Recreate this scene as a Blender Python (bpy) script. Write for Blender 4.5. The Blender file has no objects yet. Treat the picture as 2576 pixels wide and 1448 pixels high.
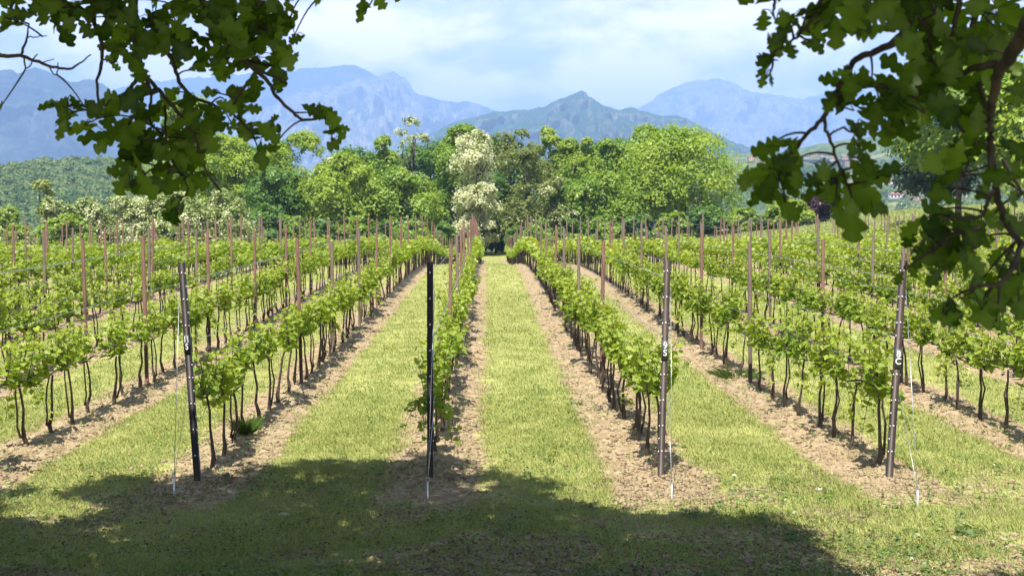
import bpy, math
import numpy as np
from mathutils import Vector

# ------------------------------------------------------------------ camera, world, sun, exposure
sc = bpy.context.scene
COL = sc.collection
F = 2862.0                      # focal length in units of a 2576 px wide frame
CAMZ = 2.67
YAW, PITCH = math.atan(61 / F), math.atan(154 / F)
cam = bpy.data.cameras.new("camera")
cam.sensor_width = 36.0
cam.lens = 36.0 * F / 2576.0
cam.clip_start, cam.clip_end = 0.05, 60000.0
cam.dof.use_dof = True
cam.dof.focus_distance = 16.0
cam.dof.aperture_fstop = 8.0
co = bpy.data.objects.new("camera", cam)
co.location = (0, 0, CAMZ)
co.rotation_euler = (math.pi / 2 - PITCH, 0, -YAW)
COL.objects.link(co)
sc.camera = co

SUN_EL = math.radians(64.0)
SUN_AZ = math.radians(14.0)     # behind the camera, a little to the left
TOSUN = np.array([-math.sin(SUN_AZ) * math.cos(SUN_EL), -math.cos(SUN_AZ) * math.cos(SUN_EL), math.sin(SUN_EL)])
sun = bpy.data.lights.new("sun", 'SUN')
sun.energy = 5.0
sun.angle = math.radians(0.53)
sun.color = (1.0, 0.955, 0.87)
so = bpy.data.objects.new("sun", sun)
so.rotation_euler = Vector(TOSUN).to_track_quat('Z', 'Y').to_euler()
COL.objects.link(so)

sc.view_settings.view_transform = 'Standard'
sc.view_settings.look = 'None'
sc.view_settings.exposure = 1.05
sc.view_settings.gamma = 1.0
cy = sc.cycles
cy.use_denoising = True
cy.max_bounces = 7
cy.diffuse_bounces = 3
cy.glossy_bounces = 2
cy.transmission_bounces = 4
cy.volume_bounces = 2
cy.sample_clamp_indirect = 6.0
sc.render.film_transparent = False


def nd(nt, t, loc=None, **kw):
    n = nt.nodes.new(t)
    for k, v in kw.items():
        if k in n.inputs:
            n.inputs[k].default_value = v
        else:
            setattr(n, k, v)
    return n


def math_node(nt, op, a, b=None, clamp=False):
    n = nt.nodes.new('ShaderNodeMath')
    n.operation = op
    n.use_clamp = clamp
    for i, v in enumerate((a, b)):
        if v is None:
            continue
        if isinstance(v, (int, float)):
            n.inputs[i].default_value = v
        else:
            nt.links.new(v, n.inputs[i])
    return n.outputs[0]


def mix_col(nt, fac, a, b):
    n = nt.nodes.new('ShaderNodeMix')
    n.data_type = 'RGBA'
    for i, v in ((0, fac), (6, a), (7, b)):
        if isinstance(v, (int, float)):
            n.inputs[i].default_value = v
        elif isinstance(v, tuple):
            n.inputs[i].default_value = v if len(v) == 4 else (*v, 1)
        else:
            nt.links.new(v, n.inputs[i])
    return n.outputs[2]


def ramp(nt, fac, lo, hi):
    n = nt.nodes.new('ShaderNodeMapRange')
    n.interpolation_type = 'SMOOTHSTEP'
    n.inputs['From Min'].default_value = lo
    n.inputs['From Max'].default_value = hi
    nt.links.new(fac, n.inputs['Value'])
    return n.outputs['Result']


world = bpy.data.worlds.new("World")
sc.world = world
world.use_nodes = True
wt = world.node_tree
wt.nodes.clear()
sky = wt.nodes.new('ShaderNodeTexSky')
sky.sky_type = 'NISHITA'
sky.sun_disc = False
sky.sun_elevation = SUN_EL
sky.sun_rotation = math.radians(180) + SUN_AZ
sky.air_density, sky.dust_density, sky.ozone_density = 1.0, 0.6, 1.5
bg_sky = wt.nodes.new('ShaderNodeBackground')
bg_sky.inputs['Strength'].default_value = 0.05
wt.links.new(sky.outputs[0], bg_sky.inputs['Color'])
tc = wt.nodes.new('ShaderNodeTexCoord')
sep = wt.nodes.new('ShaderNodeSeparateXYZ')
wt.links.new(tc.outputs['Generated'], sep.inputs[0])
zz = math_node(wt, 'ADD', math_node(wt, 'MAXIMUM', sep.outputs['Z'], 0.0), 0.16)
cmb = wt.nodes.new('ShaderNodeCombineXYZ')
wt.links.new(math_node(wt, 'DIVIDE', sep.outputs['X'], zz), cmb.inputs[0])
wt.links.new(math_node(wt, 'DIVIDE', sep.outputs['Y'], zz), cmb.inputs[1])
def cloud_noise(scale, detail, off, rough=0.55):
    mp = wt.nodes.new('ShaderNodeMapping')
    mp.inputs['Location'].default_value = off
    mp.inputs['Scale'].default_value = (1, 1, 2.3)
    wt.links.new(tc.outputs['Generated'], mp.inputs['Vector'])
    n = nd(wt, 'ShaderNodeTexNoise', Scale=scale, Detail=detail, Roughness=rough)
    n.inputs['Distortion'].default_value = 0.25
    wt.links.new(mp.outputs[0], n.inputs['Vector'])
    return n.outputs[0]
cov = ramp(wt, cloud_noise(5.2, 7.0, (3.1, 1.7, 0.4), .55), 0.28, 0.44)
cov = math_node(wt, 'MULTIPLY', cov, math_node(wt, 'SUBTRACT', 1.0, math_node(wt, 'MULTIPLY', ramp(wt, sep.outputs['Z'], .17, .25), .97)))
shade = ramp(wt, cloud_noise(8.5, 7.0, (7.3, 4.4, 2.0), 0.55), 0.36, 0.58)
ccol = mix_col(wt, shade, (0.44, 0.45, 0.50, 1), (1.0, 0.86, 0.74, 1))
bg_cl = wt.nodes.new('ShaderNodeBackground')
bg_cl.inputs['Strength'].default_value = 1.6
wt.links.new(ccol, bg_cl.inputs['Color'])
mx = wt.nodes.new('ShaderNodeMixShader')
wt.links.new(cov, mx.inputs[0])
wt.links.new(bg_sky.outputs[0], mx.inputs[1])
wt.links.new(bg_cl.outputs[0], mx.inputs[2])
wo = wt.nodes.new('ShaderNodeOutputWorld')
wt.links.new(mx.outputs[0], wo.inputs['Surface'])

# ------------------------------------------------------------------ geometry helpers
FW = np.array([math.sin(YAW) * math.cos(PITCH), math.cos(YAW) * math.cos(PITCH), -math.sin(PITCH)])
RT = np.array([math.cos(YAW), -math.sin(YAW), 0.0])
UP = np.cross(RT, FW)
CAM = np.array([0, 0, CAMZ])
rng = np.random.default_rng(7)


def ray(px, py, D):
    """World point on the sight line through (px, py) of the 2576x1448 frame at y = D."""
    d = FW + RT * ((px - 1288) / F) + UP * ((724 - py) / F)
    return CAM + d * (D / d[1])


def proj(P):
    v = np.asarray(P, float) - CAM
    w = v @ FW
    w = np.where(np.abs(w) < 1e-6, 1e-6, w)
    return 1288 + F * (v @ RT) / w, 724 - F * (v @ UP) / w, w


def sstep(a, b, x):
    t = np.clip((np.asarray(x, float) - a) / (b - a), 0, 1)
    return t * t * (3 - 2 * t)


def hash2(ix, iy, s):
    h = (ix.astype(np.int64) * 374761393 + iy.astype(np.int64) * 668265263 + s * 982451653) & 0xFFFFFFFF
    h = ((h ^ (h >> 13)) * 1274126177) & 0xFFFFFFFF
    h = (h ^ (h >> 16)) & 0xFFFFFF
    return h / float(0xFFFFFF)


def vnoise(x, y, s=0):
    x, y = np.asarray(x, float), np.asarray(y, float)
    ix, iy = np.floor(x), np.floor(y)
    fx, fy = x - ix, y - iy
    fx, fy = fx * fx * (3 - 2 * fx), fy * fy * (3 - 2 * fy)
    a, b = hash2(ix, iy, s), hash2(ix + 1, iy, s)
    c, d = hash2(ix, iy + 1, s), hash2(ix + 1, iy + 1, s)
    return (a + (b - a) * fx) * (1 - fy) + (c + (d - c) * fx) * fy


def fbm(x, y, s=0, o=4):
    r, a = 0, 0.5
    for i in range(o):
        r = r + a * vnoise(x * 2 ** i, y * 2 ** i, s + i)
        a *= 0.5
    return r


GY = [-400, -6, 0, 3, 6, 8.7, 11.7, 18.1, 22.6, 27, 35.5, 44, 52, 62, 72, 87, 110, 130, 160, 220, 380, 900, 20000]
GZ = [0.9, 1.05, 1.0, .75, .32, .08, 0, .13, .22, .33, .62, .83, .88, .62, .08, -.48, -.5, -.46, -.7, -3, -14, -16, -16]
GYf = np.linspace(-10, 230, 2000)
GZf = np.interp(GYf, GY, GZ)
_k = np.hanning(61); _k /= _k.sum()
GZs = np.convolve(np.pad(GZf, 30, mode='edge'), _k, 'valid')


def terrain(x, y):
    x, y = np.asarray(x, float), np.asarray(y, float)
    z = np.where((y > -9) & (y < 229), np.interp(y, GYf, GZs), np.interp(y, GY, GZ))
    rise = np.clip(x - 9, 0, 60) / 20 * sstep(45, 100, y) * 2.5 * sstep(330, 160, y)
    rise *= np.where(x > 40, 1.0 - 0.4 * sstep(40, 90, x), 1)
    drop = -0.015 * np.clip(-x - 5, 0, 40) * sstep(12, 40, y)
    return z + rise + drop


def rowdist(x):
    return np.abs(np.mod(np.asarray(x, float) - 0.6, 2.4) - 1.2)


def ground_z(x, y):
    """Terrain with the hoed mounds along the vine rows."""
    x, y = np.asarray(x, float), np.asarray(y, float)
    d = rowdist(x)
    w = sstep(11.0, 12.0, y) * sstep(112, 100, y)
    soil = sstep(.66, .45, d) * w
    z = terrain(x, y) + soil * (0.035 * np.cos(np.clip(d / .6, 0, 1) * math.pi) + 0.01)
    near = sstep(45, 25, y)
    z = z + near * soil * ((fbm(x * 7, y * 7, 3, 3) - .44) * .13)
    z = z + near * (1 - soil) * ((fbm(x * 1.3, y * 1.3, 9, 3) - .44) * .07)
    return z


def make_mesh(name, V, faces, tone=None, mats=(), smooth=False, mat_idx=None):
    """faces: list of (M,k) index arrays."""
    V = np.asarray(V, np.float32).reshape(-1, 3)
    if isinstance(faces, np.ndarray):
        faces = [faces]
    faces = [f for f in faces if len(f)]
    me = bpy.data.meshes.new(name)
    me.vertices.add(len(V))
    me.vertices.foreach_set('co', V.ravel())
    loops = np.concatenate([np.asarray(f, np.int32).ravel() for f in faces])
    sizes = np.concatenate([np.full(len(f), f.shape[1], np.int32) for f in faces])
    starts = np.concatenate([[0], np.cumsum(sizes)[:-1]]).astype(np.int32)
    me.loops.add(len(loops))
    me.loops.foreach_set('vertex_index', loops)
    me.polygons.add(len(sizes))
    me.polygons.foreach_set('loop_start', starts)
    if mat_idx is not None:
        me.polygons.foreach_set('material_index', np.asarray(mat_idx, np.int32))
    if smooth:
        me.polygons.foreach_set('use_smooth', np.ones(len(sizes), bool))
    me.update(calc_edges=True)
    if tone is not None:
        at = me.attributes.new('tone', 'FLOAT', 'POINT')
        at.data.foreach_set('value', np.asarray(tone, np.float32))
    for m in mats:
        me.materials.append(m)
    return me


class MB:
    """Collects vertices and faces of one mesh."""
    def __init__(self):
        self.V, self.F, self.T, self.n = [], {}, [], 0

    def add(self, V, F_, tone=0.5):
        V = np.asarray(V, float).reshape(-1, 3)
        F_ = [np.asarray(f) for f in (F_ if isinstance(F_, list) else [F_])]
        for f in F_:
            if len(f):
                self.F.setdefault(f.shape[1], []).append(f + self.n)
        self.V.append(V)
        self.T.append(np.broadcast_to(np.asarray(tone, float), (len(V),)))
        self.n += len(V)
        return self

    def mesh(self, name, mats, smooth=False):
        return make_mesh(name, np.concatenate(self.V), [np.concatenate(v) for v in self.F.values()],
                         np.concatenate(self.T), mats, smooth)


def tube(pts, rad, sides=6, cap=True):
    pts = np.asarray(pts, float)
    n = len(pts)
    rad = np.broadcast_to(np.asarray(rad, float), (n,))
    T = np.gradient(pts, axis=0)
    T /= np.linalg.norm(T, axis=1, keepdims=True) + 1e-12
    ref = np.array([0, 0, 1.0]) if abs(T[:, 2].mean()) < .8 else np.array([1.0, 0, 0])
    A = np.cross(T, ref)
    A /= np.linalg.norm(A, axis=1, keepdims=True) + 1e-12
    B = np.cross(T, A)
    an = np.linspace(0, 2 * math.pi, sides, endpoint=False)
    V = pts[:, None] + rad[:, None, None] * (np.cos(an)[None, :, None] * A[:, None] + np.sin(an)[None, :, None] * B[:, None])
    i, j = np.meshgrid(np.arange(n - 1), np.arange(sides), indexing='ij')
    k = (j + 1) % sides
    Q = np.stack([i * sides + j, i * sides + k, (i + 1) * sides + k, (i + 1) * sides + j], -1).reshape(-1, 4)
    Fs = [Q]
    if cap:
        Fs.append(np.arange(sides)[None, ::-1])
        Fs.append((np.arange(sides) + (n - 1) * sides)[None])
    return V.reshape(-1, 3), Fs


def box(x0, x1, y0, y1, z0, z1):
    V = np.array([[x, y, z] for z in (z0, z1) for y in (y0, y1) for x in (x0, x1)], float)
    return V, np.array([[0, 2, 3, 1], [4, 5, 7, 6], [0, 1, 5, 4], [2, 6, 7, 3], [0, 4, 6, 2], [1, 3, 7, 5]])


def unit(v):
    return v / (np.linalg.norm(v, axis=-1, keepdims=True) + 1e-12)


def cards(P, N, size, aspect=0.6, r=rng, bend=0.0):
    """Leaf-shaped four-sided faces around points P with normals N."""
    n = len(P)
    N = unit(N)
    A = unit(np.cross(N, r.normal(size=(n, 3))))
    B = np.cross(N, A)
    s = np.broadcast_to(np.asarray(size, float), (n,))[:, None]
    V = np.stack([P - A * s, P + B * s * aspect + N * s * bend, P + A * s, P - B * s * aspect + N * s * bend], 1).reshape(-1, 3)
    return V, np.arange(n * 4).reshape(-1, 4)


def link(name, me, parent=None, loc=None):
    o = bpy.data.objects.new(name, me)
    COL.objects.link(o)
    if parent is not None:
        o.parent = parent
    if loc is not None:
        o.location = loc
    return o


def tag(o, label=None, cat=None, group=None, kind=None):
    if label: o['label'] = label
    if cat: o['category'] = cat
    if group: o['group'] = group
    if kind: o['kind'] = kind
    return o


def thing(name, label, cat, loc=(0, 0, 0), group=None):
    o = link(name, None, None, loc)
    o.empty_display_size = 0.1
    return tag(o, label, cat, group)


# ------------------------------------------------------------------ materials
def new_mat(name):
    m = bpy.data.materials.new(name)
    m.use_nodes = True
    nt = m.node_tree
    nt.nodes.clear()
    out = nt.nodes.new('ShaderNodeOutputMaterial')
    return m, nt, out


def leaf_mat(name, a, b, trans=0.35, gloss=0.05, objvar=0.0, back=None, rough=0.45):
    m, nt, out = new_mat(name)
    at = nd(nt, 'ShaderNodeAttribute', attribute_name='tone')
    fac = at.outputs['Fac']
    if objvar:
        oi = nt.nodes.new('ShaderNodeObjectInfo')
        fac = math_node(nt, 'ADD', fac, math_node(nt, 'MULTIPLY', math_node(nt, 'SUBTRACT', oi.outputs['Random'], 0.5), objvar), True)
    c = mix_col(nt, fac, a, b)
    df = nt.nodes.new('ShaderNodeBsdfDiffuse')
    nt.links.new(c, df.inputs[0])
    tr = nt.nodes.new('ShaderNodeBsdfTranslucent')
    hs = nd(nt, 'ShaderNodeHueSaturation', Saturation=1.15, Value=1.35)
    nt.links.new(c, hs.inputs['Color'])
    nt.links.new(hs.outputs[0], tr.inputs[0])
    mx1 = nt.nodes.new('ShaderNodeMixShader'); mx1.inputs[0].default_value = trans
    nt.links.new(df.outputs[0], mx1.inputs[1]); nt.links.new(tr.outputs[0], mx1.inputs[2])
    gl = nt.nodes.new('ShaderNodeBsdfGlossy'); gl.inputs['Roughness'].default_value = rough
    gl.inputs['Color'].default_value = (.9, .95, .9, 1)
    mx2 = nt.nodes.new('ShaderNodeMixShader'); mx2.inputs[0].default_value = gloss
    nt.links.new(mx1.outputs[0], mx2.inputs[1]); nt.links.new(gl.outputs[0], mx2.inputs[2])
    nt.links.new(mx2.outputs[0], out.inputs['Surface'])
    return m


def solid_mat(name, a, b, scale=8.0, rough=0.8, metal=0.0, bump=0.0, stretch=(1, 1, 1), objvar=0.0, lo=.35, hi=.65):
    m, nt, out = new_mat(name)
    tcn = nt.nodes.new('ShaderNodeTexCoord')
    mp = nt.nodes.new('ShaderNodeMapping'); mp.inputs['Scale'].default_value = stretch
    nt.links.new(tcn.outputs['Object'], mp.inputs[0])
    n = nd(nt, 'ShaderNodeTexNoise', Scale=scale, Detail=5.0, Roughness=0.6)
    nt.links.new(mp.outputs[0], n.inputs['Vector'])
    f = ramp(nt, n.outputs[0], lo, hi)
    if objvar:
        oi = nt.nodes.new('ShaderNodeObjectInfo')
        f = math_node(nt, 'ADD', f, math_node(nt, 'MULTIPLY', math_node(nt, 'SUBTRACT', oi.outputs['Random'], 0.5), objvar), True)
    c = mix_col(nt, f, a, b)
    p = nd(nt, 'ShaderNodeBsdfPrincipled', Roughness=rough, Metallic=metal)
    nt.links.new(c, p.inputs['Base Color'])
    if bump:
        bp = nd(nt, 'ShaderNodeBump', Strength=bump, Distance=0.02)
        nt.links.new(n.outputs[0], bp.inputs['Height'])
        nt.links.new(bp.outputs[0], p.inputs['Normal'])
    nt.links.new(p.outputs[0], out.inputs['Surface'])
    return m


M = {}
M['vine_leaf'] = leaf_mat('vine leaf', (.165, .262, .037), (.365, .430, .075), .42, .015, .35)
M['vine_leaf_yellow'] = leaf_mat('yellow vine leaf', (.150, .245, .032), (.350, .405, .068), .42, .015, .35)
M['vine_bark'] = solid_mat('vine bark', (.035, .024, .018), (.10, .075, .055), 30, .9, 0, .6, (1, 1, .25))
M['oak_leaf'] = leaf_mat('oak leaf', (.022, .055, .009), (.160, .255, .032), .60, .015, 0)
M['oak_bark'] = solid_mat('oak bark', (.020, .015, .012), (.06, .048, .038), 25, .95, 0, .6, (1, 1, .4))
M['bark'] = solid_mat('tree bark', (.035, .028, .022), (.10, .085, .07), 3, .95)
M['rust_steel'] = solid_mat('brown weathered steel', (.072, .032, .019), (.130, .066, .043), 9, .8, .0, .15, (1, 1, .2), .5)
M['grey_steel'] = solid_mat('grey brown weathered steel', (.066, .044, .031), (.115, .081, .058), 9, .8, .0, .15, (1, 1, .2), .5)
M['end_steel_shaded'] = solid_mat('steel with shade in its colour', (.012, .010, .010), (.034, .024, .021), 11, .45, .3, .1, (1, 1, .2))  # canopy shade on the two left end posts, put into a near-black colour
M['end_brown'] = solid_mat('brown painted steel', (.032, .022, .017), (.066, .047, .037), 11, .5, .3, .1, (1, 1, .2))
M['wire'] = solid_mat('galvanised wire', (.42, .43, .44), (.6, .6, .6), 40, .4, .8)
M['hook'] = solid_mat('zinc hook', (.65, .65, .65), (.8, .8, .8), 40, .4, .5)
M['plate'] = solid_mat('dark plate', (.028, .030, .036), (.05, .052, .06), 20, .5)
M['plate_grey'] = solid_mat('grey plate', (.07, .075, .085), (.10, .105, .115), 20, .5)
M['letter'] = solid_mat('white lettering', (.78, .78, .78), (.82, .82, .82), 20, .6)
M['stone'] = solid_mat('pale stone', (.38, .33, .27), (.52, .47, .40), 14, .9, 0, .4)
M['clod'] = solid_mat('soil clod', (.235, .165, .098), (.385, .295, .185), 6, .95, 0, .3)
M['grass'] = leaf_mat('grass blade', (.210, .260, .060), (.430, .445, .165), .20, .02, 0)
M['weed'] = leaf_mat('weed leaf', (.085, .150, .025), (.18, .25, .05), .30, .05, 0)
M['litter'] = leaf_mat('dry leaf litter', (.07, .048, .028), (.22, .165, .105), .1, .02)
M['leaf_green'] = leaf_mat('green foliage', (.150, .260, .030), (.340, .440, .062), .42, .02)
M['leaf_lime'] = leaf_mat('lime foliage', (.185, .295, .028), (.395, .475, .065), .42, .02)
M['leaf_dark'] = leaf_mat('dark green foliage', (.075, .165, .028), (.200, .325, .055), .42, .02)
M['leaf_olive'] = leaf_mat('olive foliage', (.145, .190, .046), (.290, .325, .095), .42, .02)
M['leaf_pale'] = leaf_mat('pale foliage', (.160, .230, .050), (.340, .390, .125), .30, .02)
M['leaf_blue'] = leaf_mat('blue green foliage', (.030, .065, .035), (.085, .135, .080), .28, .03)
M['leaf_purple'] = leaf_mat('purple foliage', (.030, .012, .014), (.075, .030, .032), .25, .03)
M['blossom'] = leaf_mat('cream blossom', (.46, .48, .25), (.74, .75, .50), .25, .0)
M['forest'] = leaf_mat('hill forest', (.105, .185, .050), (.250, .300, .110), .25, .0)
M['wall_white'] = solid_mat('white render wall', (.60, .56, .50), (.72, .68, .62), 1, .9)
M['wall_pink'] = solid_mat('pinkish render wall', (.52, .36, .30), (.62, .46, .38), 1, .9)
M['wall_orange'] = solid_mat('orange render wall', (.62, .30, .09), (.70, .38, .13), 1, .9)
M['roof'] = solid_mat('terracotta roof', (.32, .13, .075), (.46, .22, .14), 1.5, .9)
M['window'] = solid_mat('dark window', (.03, .035, .04), (.06, .065, .07), 3, .3)


def ground_mat():
    m, nt, out = new_mat('vineyard ground')
    tcn = nt.nodes.new('ShaderNodeTexCoord')
    s = nt.nodes.new('ShaderNodeSeparateXYZ')
    nt.links.new(tcn.outputs['Object'], s.inputs[0])
    X, Y = s.outputs['X'], s.outputs['Y']

    def noise(scale, detail=4.0, rough=.6, vec=None):
        n = nd(nt, 'ShaderNodeTexNoise', Scale=scale, Detail=detail, Roughness=rough)
        nt.links.new(vec or tcn.outputs['Object'], n.inputs['Vector'])
        return n.outputs[0]
    d = math_node(nt, 'ABSOLUTE', math_node(nt, 'SUBTRACT', math_node(nt, 'FLOORED_MODULO', math_node(nt, 'SUBTRACT', X, .6), 2.4), 1.2))
    n1, n2, n3 = noise(1.1, 5), noise(9, 4), noise(38, 3)
    edge = math_node(nt, 'ADD', d, math_node(nt, 'MULTIPLY', math_node(nt, 'SUBTRACT', n1, .5), .55))
    edge = math_node(nt, 'ADD', edge, math_node(nt, 'MULTIPLY', math_node(nt, 'SUBTRACT', n2, .5), .5))
    strip = ramp(nt, edge, .63, .47)
    win = math_node(nt, 'MULTIPLY', ramp(nt, math_node(nt, 'ADD', Y, math_node(nt, 'MULTIPLY', math_node(nt, 'SUBTRACT', n1, .5), 2.5)), 10.2, 11.2), ramp(nt, Y, 112, 104))
    win = math_node(nt, 'MULTIPLY', win, ramp(nt, X, 60, 50))
    strip = math_node(nt, 'MULTIPLY', strip, win)
    bare = math_node(nt, 'MULTIPLY', ramp(nt, noise(.9, 6, .7), .49, .60), ramp(nt, Y, 13.0, 11.0))
    strip = math_node(nt, 'MAXIMUM', strip, math_node(nt, 'MULTIPLY', bare, .8))
    soil = mix_col(nt, ramp(nt, n2, .3, .7), (.265, .188, .108), (.415, .318, .195))
    soil = mix_col(nt, math_node(nt, 'MULTIPLY', ramp(nt, n3, .55, .75), .6), soil, (.47, .385, .265))
    soil = mix_col(nt, math_node(nt, 'MULTIPLY', ramp(nt, n3, .42, .28), .5), soil, (.15, .10, .066))
    gr = mix_col(nt, ramp(nt, noise(2.2, 6, .7), .35, .65), (.190, .225, .045), (.400, .395, .135))
    gr = mix_col(nt, math_node(nt, 'MULTIPLY', ramp(nt, noise(26, 4, .7), .48, .7), .6), gr, (.38, .34, .17))
    gr = mix_col(nt, math_node(nt, 'MULTIPLY', ramp(nt, noise(.8, 5, .6), .55, .72), .5), gr, (.110, .165, .024))
    far = mix_col(nt, ramp(nt, noise(.012, 6, .6), .4, .6), (.09, .14, .03), (.20, .25, .07))
    gr = mix_col(nt, ramp(nt, Y, 150, 260), gr, far)
    c = mix_col(nt, strip, gr, soil)
    p = nd(nt, 'ShaderNodeBsdfPrincipled', Roughness=.95)
    p.inputs['Specular IOR Level'].default_value = .15
    nt.links.new(c, p.inputs['Base Color'])
    h = math_node(nt, 'ADD', math_node(nt, 'MULTIPLY', n2, .5), math_node(nt, 'MULTIPLY', n3, .4))
    bp = nd(nt, 'ShaderNodeBump', Strength=.8, Distance=.05)
    nt.links.new(h, bp.inputs['Height'])
    nt.links.new(bp.outputs[0], p.inputs['Normal'])
    nt.links.new(p.outputs[0], out.inputs['Surface'])
    return m


def mountain_mat(name, forest_a, forest_b, rock_a, rock_b, scale, rock_lo, rock_hi):
    m, nt, out = new_mat(name)
    tcn = nt.nodes.new('ShaderNodeTexCoord')
    mp = nt.nodes.new('ShaderNodeMapping'); mp.inputs['Scale'].default_value = (1, .6, .32)
    nt.links.new(tcn.outputs['Object'], mp.inputs[0])
    n = nd(nt, 'ShaderNodeTexNoise', Scale=scale, Detail=9.0, Roughness=.72)
    nt.links.new(mp.outputs[0], n.inputs['Vector'])
    n2 = nd(nt, 'ShaderNodeTexNoise', Scale=scale * 6, Detail=6.0, Roughness=.65)
    nt.links.new(mp.outputs[0], n2.inputs['Vector'])
    at = nd(nt, 'ShaderNodeAttribute', attribute_name='tone')
    geo = nt.nodes.new('ShaderNodeNewGeometry')
    sg = nt.nodes.new('ShaderNodeSeparateXYZ'); nt.links.new(geo.outputs['Normal'], sg.inputs[0])
    steep = ramp(nt, sg.outputs['Z'], .85, .45)
    f = math_node(nt, 'ADD', math_node(nt, 'MULTIPLY', steep, .35), n.outputs[0])
    f = math_node(nt, 'ADD', f, math_node(nt, 'MULTIPLY', math_node(nt, 'SUBTRACT', at.outputs['Fac'], .5), .5))
    rock = ramp(nt, f, rock_lo, rock_hi)
    cf = mix_col(nt, ramp(nt, n2.outputs[0], .35, .65), forest_a, forest_b)
    cr = mix_col(nt, ramp(nt, n2.outputs[0], .3, .7), rock_a, rock_b)
    c = mix_col(nt, rock, cf, cr)
    p = nd(nt, 'ShaderNodeBsdfDiffuse')
    nt.links.new(c, p.inputs[0])
    nt.links.new(p.outputs[0], out.inputs['Surface'])
    return m


# ------------------------------------------------------------------ ground
def grow(a, b, step0, rate):
    out, s = [a], step0
    while out[-1] < b:
        s *= rate
        out.append(out[-1] + s)
    return out


gx = np.arange(-9, 9.001, .06)
gxr = np.array(grow(9, 13900, .06, 1.06)[1:])
gxr = gxr[gxr < 13900]
gx = np.concatenate([-gxr[::-1], gx, gxr])
gy = np.arange(7, 24, .06)
gyf = np.array(grow(24, 13900, .06, 1.015)[1:])
gyf = gyf[gyf < 13900]
gyb = 7 - np.array([.3, .8, 1.5, 2.5, 4, 6, 9, 14, 22, 40, 90, 200, 350])
gy = np.concatenate([gyb[::-1], gy, gyf])
GX, GYg = np.meshgrid(gx, gy, indexing='ij')
GZg = ground_z(GX, GYg)
nxg, nyg = GX.shape
ii, jj = np.meshgrid(np.arange(nxg - 1), np.arange(nyg - 1), indexing='ij')
q = np.stack([ii * nyg + jj, (ii + 1) * nyg + jj, (ii + 1) * nyg + jj + 1, ii * nyg + jj + 1], -1).reshape(-1, 4)
tag(link('ground', make_mesh('ground', np.stack([GX, GYg, GZg], -1).reshape(-1, 3), q, None, [ground_mat()], True)),
    'grass lanes and hoed brown soil strips of the vineyard', None, None, 'structure')

# ------------------------------------------------------------------ hills and mountains
M['mt_blue'] = mountain_mat('blue mountain forest', (.014, .030, .030), (.028, .05, .045), (.06, .065, .07), (.12, .12, .12), .007, .60, 1.0)
M['mt_rock'] = mountain_mat('rocky mountain', (.030, .050, .045), (.05, .08, .065), (.15, .145, .14), (.40, .37, .345), .008, .46, .90)
M['mt_green'] = mountain_mat('green mountain', (.020, .055, .025), (.045, .095, .035), (.10, .12, .08), (.24, .22, .18), .012, .80, 1.05)
M['hill'] = mountain_mat('wooded hill', (.050, .095, .026), (.16, .20, .07), (.30, .30, .14), (.38, .36, .2), .01, .66, .78)


def crest(pts, D):
    """World x and height of a ridge line seen at distance D."""
    P = np.array([ray(a, b, D) for a, b in pts])
    return P[:, 0], P[:, 2]


HILLS = {}


def ridge(name, label, pts, D, mat, front=.30, back=.2, rough=.10, nx=460, ny=60, base=-15.5, seed=1, power=.9, detail=11.0):
    cx, cz = crest(pts, D)
    xs = np.linspace(cx[0], cx[-1], nx)
    zt = np.interp(xs, cx, cz)
    zt = zt + (fbm(xs / D * 160, xs * 0, seed, 4) - .47) * (zt.max() - base) * .030
    tv = np.concatenate([np.linspace(0, 1, ny), 1 + np.linspace(0, 1, 12)[1:]])
    Xg, Tg = np.meshgrid(xs, tv, indexing='ij')
    Zt = np.repeat(zt[:, None], len(tv), 1)
    Yg = np.where(Tg <= 1, D * (1 - front) + D * front * Tg, D + D * back * (Tg - 1))
    prof = np.where(Tg <= 1, np.clip(Tg, 0, 1) ** power, np.clip(2 - Tg, 0, 1))
    rid = 1 - np.abs(2 * fbm(Xg / D * detail * 4, Yg / D * detail * 1.6 + seed, seed + 5, 5) - .94)
    bump = (rid - .62) * rough * (Zt - base)
    fall = np.clip(Tg * (1 - Tg) * 4, 0, 1) ** .7
    Zg = base + (Zt - base) * prof + bump * np.where(Tg <= 1, fall, 0)
    Yg = Yg - np.where(Tg <= 1, fall, 0) * (rid - .6) * D * front * .25
    tone = np.clip(.5 + (rid - .6), 0, 1).ravel()
    n0, n1 = Xg.shape
    i, j = np.meshgrid(np.arange(n0 - 1), np.arange(n1 - 1), indexing='ij')
    Q = np.stack([i * n1 + j, (i + 1) * n1 + j, (i + 1) * n1 + j + 1, i * n1 + j + 1], -1).reshape(-1, 4)
    o = link(name, make_mesh(name, np.stack([Xg, Yg, Zg], -1).reshape(-1, 3), Q, tone, [mat], True))
    tag(o, label, None, None, 'structure')
    HILLS[name if name not in HILLS else name + '_b'] = (xs, Yg, Zg)
    return xs, Yg, Zg


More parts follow.
